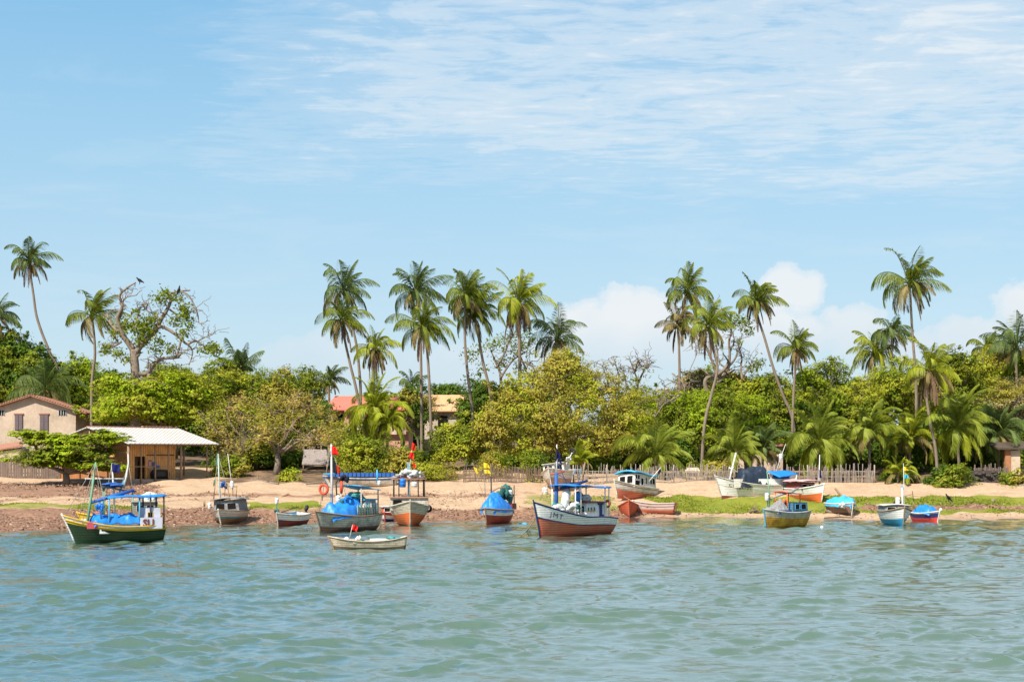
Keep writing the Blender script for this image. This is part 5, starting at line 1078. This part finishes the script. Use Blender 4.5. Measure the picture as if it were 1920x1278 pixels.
# 6 orange-hulled boat bow on
b=Boat('orange-hulled boat with grey wheelhouse, flat roof and two red flags, bow on',water_at(769,987),-85,5.8,2.95,.5)
b.hull(1.82,1.32,1.4,[(.13,surf('hull_foot',(.45,.33,.22),.8,.6,None,1.6,.2)),(.60,orange),(.74,beige),(.80,gwood),(1,beige)],rail=gwood,tr=.85,railr=.06,inner=gwood)
b.cabin(-2.4,.7,2.75,1.1,2.0,gwood,[(0,.06,.3,.45,.85)],0,woodb,.98,'wheelhouse'); b.box('wheelhouse_top',-2.5,.85,-1.42,1.42,2.003,2.07,surf('rusty_top',(.40,.22,.14),.8,.5))
b.canopy(-2.2,.35,2.55,3.35,3.38,surf('brown_roof',(.40,.17,.10),.8,.5,None,2,.2),.07,[(.25,1.1),(.25,-1.1),(-2,1.1),(-2,-1.1),(.25,.65),(.25,-.75)],dpost,.02,.02,.04,2.05,'flat_roof')
b.ppole('mast',[(766,950),(766,900),(765,866)],[.07,.06,.045],sky_b); b.ppole('flag_pole',[(765,900),(770,860),(774,830)],[.03,.025,.015],wpost)
b.flag([(773,829),(771,843),(778,845),(779,833)],fred,-.1,1); b.flag([(770,846),(766,857),(775,862),(776,850)],fred,-.1,2); b.flag([(774,866),(775,876),(779,879),(779,870)],fred,-.1,3)
b.ppole('stay',[(766,868),(757,905)],.017,rope); b.ppole('stay',[(766,868),(783,905)],.017,rope); b.ppole('stay',[(766,868),(770,940)],.017,rope)
b.drum('blue plastic barrel hanging under the flat roof of the orange boat',b.px(755,905,-.3),.23,.62,plb); b.drum('round white buoy under the flat roof of the orange boat',b.px(777,908,-.3),.22,.36,plw,cat='buoy',name='buoy')
b.bundle('white and teal net heap on the flat roof of the orange boat',(-.6,.1,3.45),(.8,.8,.55),netw,10,6); b.bundle('dark net roll on the left of the flat roof',(-.3,-.8,3.45),(.5,.4,.25),netgr,5,8); b.ppole('deck_spar',[(772,893),(797,884)],.05,woodb)
b.ring('black tyre fender on the right side of the orange boat',b.px(803,953,1.2),.2,.09,black_,80,'tyre_fender','tyre')
# 6b small red, white and blue boat between
b=Boat('small blue, white and red boat squeezed between the grey and orange boats',water_at(722,979),-95,2.6,1.25,.3,name='skiff')
b.hull(.75,.6,.65,[(.45,navy),(.8,white),(1,red)],rail=red,inner=white); b.cabin(-1.0,.1,.8,.5,1.15,red,[(0,.2,.8,.4,.85)],.1,white); b.box('cabin_top',-1.1,.18,-.48,.48,1.153,1.2,white)
# 7 canoe
b=Boat('pale worn canoe floating nearest to the viewer with a red flag on a stick',water_at(690,1030),184,4.25,1.05,.35,bow=False,name='canoe')
b.hull(.72,.46,.72,[(.42,surf('canoe_foot',(.12,.09,.06),.8,.5,None,2,.2)),(.93,beige),(1,woodb)],draft=.12,tr=.35,rail=beige,railr=.03,deck=.45,inner=beige,fb=.5)
b.box('thwart',-.95,-.7,-.42,.42,.36,.41,beige); b.box('thwart',.6,.8,-.42,.42,.36,.41,beige)
b.ppole('flag_stick',[(655,1010),(661,984)],[.018,.012],wpost); b.flag([(661,982),(658,992),(669,996),(671,987)],fred,0,2)
mb=MB(); mb.ell((1.15,.05,.52),(.16,.16,.19),12,9); b.put(mb,'buoy',plw,'white round buoy sitting in the canoe by its flag stick','buoy'); b.box('foam_lid',-1.0,-.1,-.3,.3,.50,.60,plw); b.bundle('teal net lumps in the stern of the canoe',(-1.45,0,.5),(.3,.25,.2),teal,5,2)
b.bundle('white crumpled plastic beside the flag of the canoe',(.55,0,.45),(.2,.2,.25),plw,4,4,'plastic_bag','bag')
# 8 long slim boat at the back
b=Boat('long slim dark grey boat with blue slatted top at the beach back',ground_at(675,910),178,6.6,1.5,.5,bow=False,name='long_boat')
b.hull(.85,.62,.72,[(.75,gwood),(1,surf('grey_blue',(.10,.16,.24),.7,.5,None,2,.2))],rail=gwood,inner=gwood)
mb=MB()
for k in range(16): mb.box((-2.9+k*.37,.0,.95),(.3,1.1,.34))
mb.build('slatted_top',blue,b.root); b.box('top_frame',-3.1,2.85,-.5,.5,.6,.78,dpost)
# 9 red and white boat with blue tarp and yellow flags
b=Boat('red and white boat under a peaked blue tarp with yellow flags astern',water_at(912,983),-107,5.0,2.15,.4)
b.hull(1.2,1.0,1.15,[(.6,red),(.63,maroon),(.92,white),(1,woodb)],rail=woodb,inner=maroon)
b.ppole('mast',[(921,950),(921,915),(921,893)],[.06,.05,.04],dpost); b.ppole('gaff',[(922,921),(935,914),(948,914)],.05,woodb)
b.ppole('flag_pole',[(910,930),(908,890),(907,868)],[.02,.02,.012],rope,1); b.ppole('flag_pole',[(921,900),(920,868)],[.02,.012],rope,1)
b.flag([(907,867),(907,878),(919,878),(915,869)],fyel,.9,1); b.flag([(908,880),(909,888),(921,888),(917,881)],fyel,.9,2); b.flag([(888,875),(893,889),(897,890),(894,878)],fyel,2.5,3); b.ppole('flag_pole',[(889,873),(898,905),(911,938)],.012,rope,2.5)
b.tarp('blue tarp pitched over the red and white boat',-1.6,1.75,2.25,1.15,lambda u:1.05-.9*abs(u-.55),tarpb,9,.3,1.4)
b.bundle('tall green net bundle standing on the stern of the red and white boat',(-1.7,.2,1.75),(.5,.5,.95),netg,9,3); b.drum('white drum on the stern of the red and white boat',(-1.9,.55,2.2),.2,.5,plw)
b.pole('stern_post',[(-2.0,.85,1.0),(-2.0,.85,2.8)],.04,dpost); b.box('stern_boards',-2.3,-1.2,-.95,.95,1.0,1.45,maroon)
# 10 the JMT boat
b=Boat('white over brick-red fishing boat lettered JMT on its high bow',water_at(1011,1007),-127,8.0,2.65,.7)
b.hull(2.2,1.18,.98,[(.58,brick_),(.61,navy),(.965,white),(1,navy)],draft=.12,full=3.2,rail=navy,railr=.032,inner=white,deck=.6)
b.lines('waterline_stripe',navy,.605,.025)
b.text('JMT',.905,.72,.30,navy,1,-.03)
c=b.cabin(-2.9,-.55,1.75,.75,2.05,surf('cabin_white',(.72,.73,.72),.55,.3,None,2,.3,streak=.3),[(0,.1,.45,.55,.85),(0,.55,.9,.55,.85)],.05,white); b.box('cabin_top',-3.05,-.4,-.95,.95,2.054,2.12,maroon)
def mark(x0,x1,z0,z1,m=navy,nm='painted_mark'): b.box(nm,x0,x1,.845+.02*(1.9-(z0+z1)/2),.895,z0,z1,m)
mark(-2.25,-1.98,1.25,2.0); mark(-2.42,-1.8,1.92,2.03); mark(-2.42,-1.95,1.15,1.28)
for k in range(5): mark(-.72-k*.21,-.6-k*.21,1.08,1.16,sky_b,'painted_number')
for k in range(3): mark(-.8-k*.34,-.6-k*.34,1.5,1.58,yellow,'painted_number'); mark(-.74-k*.34,-.68-k*.34,1.5,1.78,netg,'painted_number')
b.canopy(-3.15,1.0,2.0,3.05,3.2,canb,.07,[(-3.0,.9),(-3.0,-.9),(-2.55,.9),(-2.2,-.9),(.2,.9),(.2,-.9),(.8,.9),(.8,-.9)],wpost,.08,.06,.045,.95)
b.ppole('mast',[(1042,972),(1043,930),(1043,886)],[.13,.125,.11],blue); b.ppole('topmast',[(1043,890),(1044,862),(1044,833)],[.06,.05,.03],wpost)
b.ppole('boom',[(1050,915),(1075,910),(1102,900)],[.09,.13,.07],navy,-.2); b.ppole('yard',[(1032,889),(1058,884)],.05,red)
b.flag([(1043,838),(1040,862),(1048,866),(1047,846)],fblk,-.05,1); b.flag([(1044,842),(1049,866),(1054,872),(1049,850)],fnavy,-.05,4)
b.ppole('stay',[(1043,862),(1012,938)],.016,rope); b.ppole('stay',[(1043,886),(1085,915)],.02,navy); b.ppole('stay',[(1044,864),(1069,920)],.02,navy)
for i,(x,y,z,r_,m_,nm) in enumerate([(1.35,.2,1.3,.5,netw,'white net heap nearest the blue mast of the JMT boat'),(.55,.35,1.25,.55,netw,'largest white net heap amidships on the JMT boat'),(.15,.5,1.3,.42,netg,'green coil of net beside the JMT cabin'),(1.0,-.3,1.4,.4,teal,'teal net heap behind the white nets of the JMT boat'),(-1.3,.1,1.92,.45,netw,'pale net roll lying on the JMT cabin top')]): b.bundle(nm,(x,y,z+.3),(r_*1.1,r_*.9,r_*.85),m_,9,20+i)
b.drum('tall white drum leaning among the nets of the JMT boat',(.45,-.1,2.35),.27,1.0,plw,Matrix.Rotation(R(-18),3,'Y')); b.drum('blue barrel on the JMT cabin front',(-.45,.2,2.45),.24,.6,plb)
b.ring('dark red life ring on the stern rail of the JMT boat',(-2.95,.8,1.95),.2,.07,maroon,90)
b.pole('rudder',[(-3.25,0,-.2),(-3.2,0,1.2)],.09,brick_)
mb=MB(); p0=b.M@b.P(.99,.62,-1); pts=[p0,p0.lerp(water_at(973,1008),.35)-Vector((0,0,.1)),p0.lerp(water_at(973,1008),.7)-Vector((0,0,.1)),water_at(973,1008)]; mb.tube(pts,.035,6)
pm=pts[1].lerp(pts[2],.3)
for k in range(5): mb.tube([pm+Vector((.05*k-.1,0,0)),pm+Vector((.06*k-.14,0,-.3-.1*(k%3)))],.02,4)
tag(mb.build('anchor_rope',surf('weedy_rope',(.15,.14,.10),.9),None,None,p0),'weed-hung anchor rope running from the JMT bow into the water','rope')
# 11 pinkish boat on the sand behind
b=Boat('pinkish bare-wood boat propped on the sand behind the JMT boat',ground_at(1035,921),-104,5.0,2.5,.5,roll=7)
b.hull(1.95,1.5,1.5,[(.62,surf('bare_pink',(.52,.33,.22),.8,.5,None,1.6,.15,planks=2.2,streak=.5)),(1,offw)],rail=offw,tr=.85,inner=gwood); b.cabin(-2.2,.6,2.0,1.2,2.3,offw,[(0,.08,.45,.45,.88),(0,.55,.92,.45,.88)],.15,wpost); b.box('cabin_top',-2.3,.65,-1.0,1.0,2.303,2.37,gwood)
b.ppole('leaning_mast',[(1052,890),(1064,865),(1073,848)],[.06,.05,.04],wpost); b.ppole('board_post',[(1092,905),(1094,885),(1097,866)],[.07,.08,.05],woodb,.5)
for a,b_ in(((1057,900),(1058,876)),((1076,898),(1077,878)),((1087,900),(1088,878))): b.ppole('rail_post',[a,b_],.035,sky_b)
b.ppole('rail',[(1055,880),(1090,880)],.03,wpost)
b.ring('black tyre hooked on the leaning mast of the pinkish boat',b.px(1073,846),.26,.085,black_,75,'tyre','tyre'); b.bundle('pale rag bundle on the leaning mast of the pinkish boat',b.px(1066,862),(.35,.25,.25),netw,6,3,'rag_bundle','bundle')
b.drum('white drum standing on the sand under the bow of the pinkish boat',b.I@(gp(1022,926,.28)),.24,.56,plw)
# 12 cabin boat with blue roof
b=Boat('listing cabin boat with a curved bright blue roof beached on the grass',ground_at(1157,939),-128,5.6,2.1,.4,roll=6,pitch=-5)
b.hull(1.42,.95,1.0,[(.54,brick_),(.62,gwood),(.84,offw),(.88,dpost),(1,offw)],rail=gwood,inner=offw,tr=.8)
c=b.cabin(-2.3,1.1,1.75,.9,2.1,offw,[(1,.04,.16,.35,.78),(1,.18,.27,.35,.78),(1,.42,.48,.3,.8),(1,.58,.70,.2,.7),(1,.75,.98,.12,.5),(1,.76,.86,.6,.92),(1,.88,.97,.6,.92),(0,.1,.45,.3,.85),(0,.55,.9,.3,.85)],.2,wpost,.96)
b.canopy(-2.5,1.2,2.05,2.14,2.22,tarpl,.12,(),None,.12,.18,name='roof'); b.ppole('leaning_pole',[(1217,902),(1228,889),(1239,876)],[.05,.05,.03],offw); b.flag([(1232,882),(1234,890),(1240,884),(1239,878)],fblk,0,1)
b.pole('mooring_rope',[b.px(1160,921,-1.2),b.px(1174,933,-1.5),b.px(1190,940,-2)],.02,rope)
# 13 red dinghy
b=Boat('weathered red dinghy on the wet sand with its sharp bow towards the water',ground_at(1180,970),-92,3.4,1.65,.3,name='dinghy',roll=3)
b.hull(1.42,.95,.9,[(.22,surf('dark_foot',(.05,.035,.03),.85,.5)),(1,surf('dinghy_red',(.55,.115,.055),.75,.6,(.30,.08,.05),1.6,.2,planks=2.2,streak=.5))],rail=brick_,inner=brick_,flare=.6)
# 14 pink-white rowboat
b=Boat('pinkish white rowboat with a red bottom lying beside the red dinghy',ground_at(1226,961),172,3.5,1.3,.3,bow=False,name='rowboat',roll=5)
b.hull(1.0,.72,.78,[(.40,brick_),(.66,surf('rowboat_pink',(.66,.50,.44),.7,.5,None,1.6,.2,planks=2.2,streak=.4)),(.72,maroon),(1,surf('rowboat_pink2',(.62,.46,.40),.7))],rail=surf('rowboat_pink2',(.62,.46,.40)),inner=woodb,tr=.9,deck=.4); b.box('transom_board',-1.85,-1.76,-.5,.5,.1,.86,maroon); b.box('thwart',-.5,-.25,-.5,.5,.5,.55,woodb); b.box('thwart',.4,.62,-.5,.5,.5,.55,woodb)
# 15 long white beached boat
b=Boat('long white beached boat with a dark tarp shelter and tilted white mast',ground_at(1352,938),195,8.0,2.4,.7,roll=-2)
b.hull(1.95,1.2,1.25,[(.20,maroon),(.62,white),(.66,gwood),(.97,white),(1,gwood)],rail=gwood,inner=white,deck=.7)
b.text('CE-RE-21',.90,.66,.26,dpost,1,-.015,'faded_number',False)
b.cabin(-3.2,.4,1.9,1.1,1.75,white,(),0,None,.97,'coaming')
b.box('bow_board',1.35,2.6,.75,.83,1.0,1.75,offw)
b.tarp('dark navy tarp shelter over the middle of the long white beached boat',-.9,2.1,1.95,1.35,lambda u:1.35-.25*u,tarpd,4,.35,.35); 
b.ppole('mast',[(1364,925),(1371,885),(1380,848)],[.10,.08,.06],wpost,-.8); b.ppole('crosstree',[(1367,876),(1378,882)],.05,wpost,-.8); b.ppole('crosstree',[(1371,884),(1376,874)],.04,wpost,-.8)
for a,b_ in(((1436,917),(1442,884)),((1444,917),(1449,890)),((1464,922),(1465,890)),((1490,914),(1494,890))): b.ppole('awning_post',[a,b_],.04,wpost,.6 if a[0]<1440 else -.3)
A4=[b.px(1438,883,-.7),b.px(1462,894,-1.5),b.px(1498,888,.6),b.px(1478,881,1.6)]
fn=lambda u,v:(A4[0].lerp(A4[3],u)).lerp(A4[1].lerp(A4[2],u),v)+Vector((0,0,.06*math.sin(u*3.1)*math.sin(v*3.1)+.02*math.sin(u*11))); mb=MB(); mb.sheet(fn,10,8,.05); mb.build('awning',canb,b.root)
b.bundle('blue tarp roll behind the dark tarp shelter',(-1.9,.2,1.75),(.9,.6,.4),blue,6,5,'tarp_roll','tarp roll')
b.ppole('pole',[(1452,895),(1462,862),(1473,832)],[.035,.03,.02],wpost,1); b.drum('white canister on the thin slanting pole behind the awning',b.px(1464,856,1),.16,.5,plw)
# 16 red and white boat with mast
b=Boat('red and white boat with pinkish awning standing bow on behind the lawn',ground_at(1541,943),-66,5.2,2.1,.4)
b.hull(1.5,1.05,1.1,[(.56,orange),(1,white)],rail=white,inner=maroon); b.canopy(-2.3,.9,2.1,1.75,1.72,surf('pink_awning',(.62,.36,.36),.8,.4,None,2,.1),.06,[(.7,.9),(.7,-.9),(-2.1,.9),(-2.1,-.9)],dpost,.06,.1,.04,.9,'awning')
b.cabin(-2.0,.2,1.5,.9,1.6,maroon,[(0,.1,.45,.3,.8),(0,.55,.9,.3,.8)],0,white)
b.ppole('mast',[(1536,925),(1536,890),(1537,852)],[.06,.05,.03],wpost); b.flag([(1536,880),(1536,895),(1540,896),(1540,882)],fnavy,-.1,1); b.ppole('prop',[(1566,915),(1578,930),(1588,942)],.1,woodb,1)
# 17 yellow boat
b=Boat('rust-streaked yellow boat with a blue deck moored in front of the lawn',water_at(1436,990),-133,4.7,2.0,.3)
b.hull(1.32,1.05,1.15,[(.66,yellow2),(.70,gwood),(.95,surf('yellow_grey',(.46,.40,.27),.75,.7,None,1.8,.2,planks=2.2,streak=.6)),(1,sky_b)],rail=gwood,inner=sky_b,tr=.82,deck=.7)
c=b.cabin(-2.0,-.1,1.55,1.0,1.75,surf('cabin_blue',(.06,.17,.26),.65,.5,None,2,.3,planks=2.2),[(1,.1,.45,.35,.85),(1,.55,.85,.35,.85)],.1,sky_b)
b.box('low_coaming',-.1,1.3,-.65,.65,.95,1.25,blue)
b.ppole('mast',[(1443,965),(1442,920),(1438,882)],[.06,.05,.03],mgreen,-.2); b.ppole('second_mast',[(1440,955),(1437,920)],.035,teal,-.2); b.drum('white canister tied to the mast of the yellow boat',b.px(1438,931,-.3),.15,.5,plw); b.ppole('stay',[(1439,890),(1500,940)],.017,rope)
b.ppole('boom',[(1442,936),(1466,926),(1483,922),(1497,914)],[.05,.10,.12,.06],surf('grey_sail',(.26,.26,.27),.8,.4),-.1)
b.tarp('grey and white cloth heaped at the mast foot of the yellow boat',.15,1.5,1.3,1.25,lambda u:.75*(1-u),netgr,6,.15); b.canopy(-1.5,.3,1.2,2.35,2.5,surf('red_awning',(.62,.14,.08),.7,.4,None,2,.2),.05,[(-1.4,.5),(.2,.5),(-1.4,-.5),(.2,-.5)],orange,.03,.06,.045,1.2,'red_awning')
b.bundle('orange-red canvas heap under the boom of the yellow boat',(.15,-.1,1.55),(.4,.35,.4),surf('canvas_orange',(.60,.17,.08),.85),5,4,'canvas_bundle','bundle')
# 18 brown covered boat
b=Boat('small brown boat under a light blue cover, drawn up on the lawn edge',ground_at(1597,968),-76,3.6,2.0,.3,name='covered_boat')
b.hull(1.02,.9,.95,[(.3,dpost),(.75,surf('brown_hull',(.24,.15,.10),.8,.6,None,1.6,.15,planks=2.2,streak=.5)),(1,offw)],rail=offw,tr=.85); b.tarp('light blue tarp bound over the small brown boat',-1.75,1.75,2.2,1.0,lambda u:.36-.25*abs(u-.5),tarpl,12,.3,.8)
b.bundle('white cloth hanging off the left side of the covered brown boat',(1.25,-.6,.65),(.3,.3,.35),netw,5,3,'cloth_bundle','bundle')
# 19 white and blue boat bow on
b=Boat('white boat with turquoise-blue bottom and tall thin mast, bow towards the viewer',water_at(1694,986),-89,4.9,2.15,.4)
b.hull(1.35,.98,1.02,[(.46,surf('turq',(.02,.24,.42),.55,.3,None,2,.3)),(.50,offw),(.94,white),(1,woodb)],rail=woodb,tr=.8,inner=offw)
b.cabin(-1.9,.2,1.9,.85,1.42,surf('grey_low_cabin',(.22,.24,.26),.7,.4,None,2,.2),[(0,.1,.45,.25,.8),(0,.55,.9,.25,.8)],0,wpost); b.canopy(-2.0,.35,2.1,1.43,1.45,offw,.05,(),None,.03,.08,name='cabin_cover')
b.ppole('mast',[(1692,968),(1692,940),(1691,913)],[.07,.06,.05],wpost); b.ppole('flag_pole',[(1695,955),(1695,910),(1694,868)],[.035,.03,.015],wpost); b.flag([(1695,874),(1695,883),(1704,882),(1700,877)],fyel,0,1); b.flag([(1696,889),(1696,897),(1703,896),(1703,890)],fcy,0,2)
b.ppole('pole',[(1714,955),(1711,920)],.025,dpost,.5); b.ppole('spar',[(1695,930),(1712,926)],.025,woodb,.5); b.ppole('prop',[(1718,958),(1712,940)],.03,woodb,.3); b.flag([(1689,910),(1690,916),(1694,916),(1693,911)],fcy,0,3)
b.drum('white canister on the cabin of the white and turquoise boat',(.05,.1,1.75),.17,.5,plw); b.bundle('black engine cover on the cabin of the white and turquoise boat',(-.5,.3,1.5),(.4,.35,.2),black_,4,2,'engine_cover','cover'); b.stays([((2.3,0,1.2),tuple(b.px(1722,978,-1)))],.012,'mooring_rope')
# 20 small red and blue boat
b=Boat('small red and dark blue rowing boat heaped with bright blue canvas, far right',water_at(1758,978),-66,3.0,1.5,.3,name='rowboat')
b.hull(.82,.62,.7,[(.52,surf('small_red',(.62,.05,.035),.6,.3,None,2,.3)),(.88,navy),(1,offw)],rail=offw,inner=navy,tr=.8,draft=.15); b.tarp('bright blue canvas heaped in the small red and dark blue boat',-1.2,.85,1.3,.62,lambda u:.55-.3*abs(u-.5),tarpb,15,.1,.8)
mb=MB(); mb.ell((1.2,.35,.92),(.12,.12,.14),10,8); b.put(mb,'buoy',plw,'small white buoy on the bow of the red and dark blue boat','buoy')
# floats in the water
g=water_at(1541,990); mb=MB(); mb.ell(g+Vector((0,0,.05)),(.12,.12,.14),10,8); tag(mb.build('buoy',plw,None,None,g),'small white buoy floating right of the yellow boat','buoy')
g=water_at(980,982); mb=MB(); mb.sheet(lambda u,v:g+Vector((-.35+.7*u,-.3+.6*v,.06+.08*math.sin(u*7)*math.cos(v*5))),8,6,.02); tag(mb.build('plastic_sheet',tarpl,None,None,g),'scrap of light blue plastic floating between the tarp boat and JMT boat','plastic sheet')
g=water_at(949,994); mb=MB(); mb.ell(g+Vector((0,0,.04)),(.07,.07,.08),8,6); tag(mb.build('float',black_,None,None,g),'tiny dark float on the water left of the JMT bow','float')
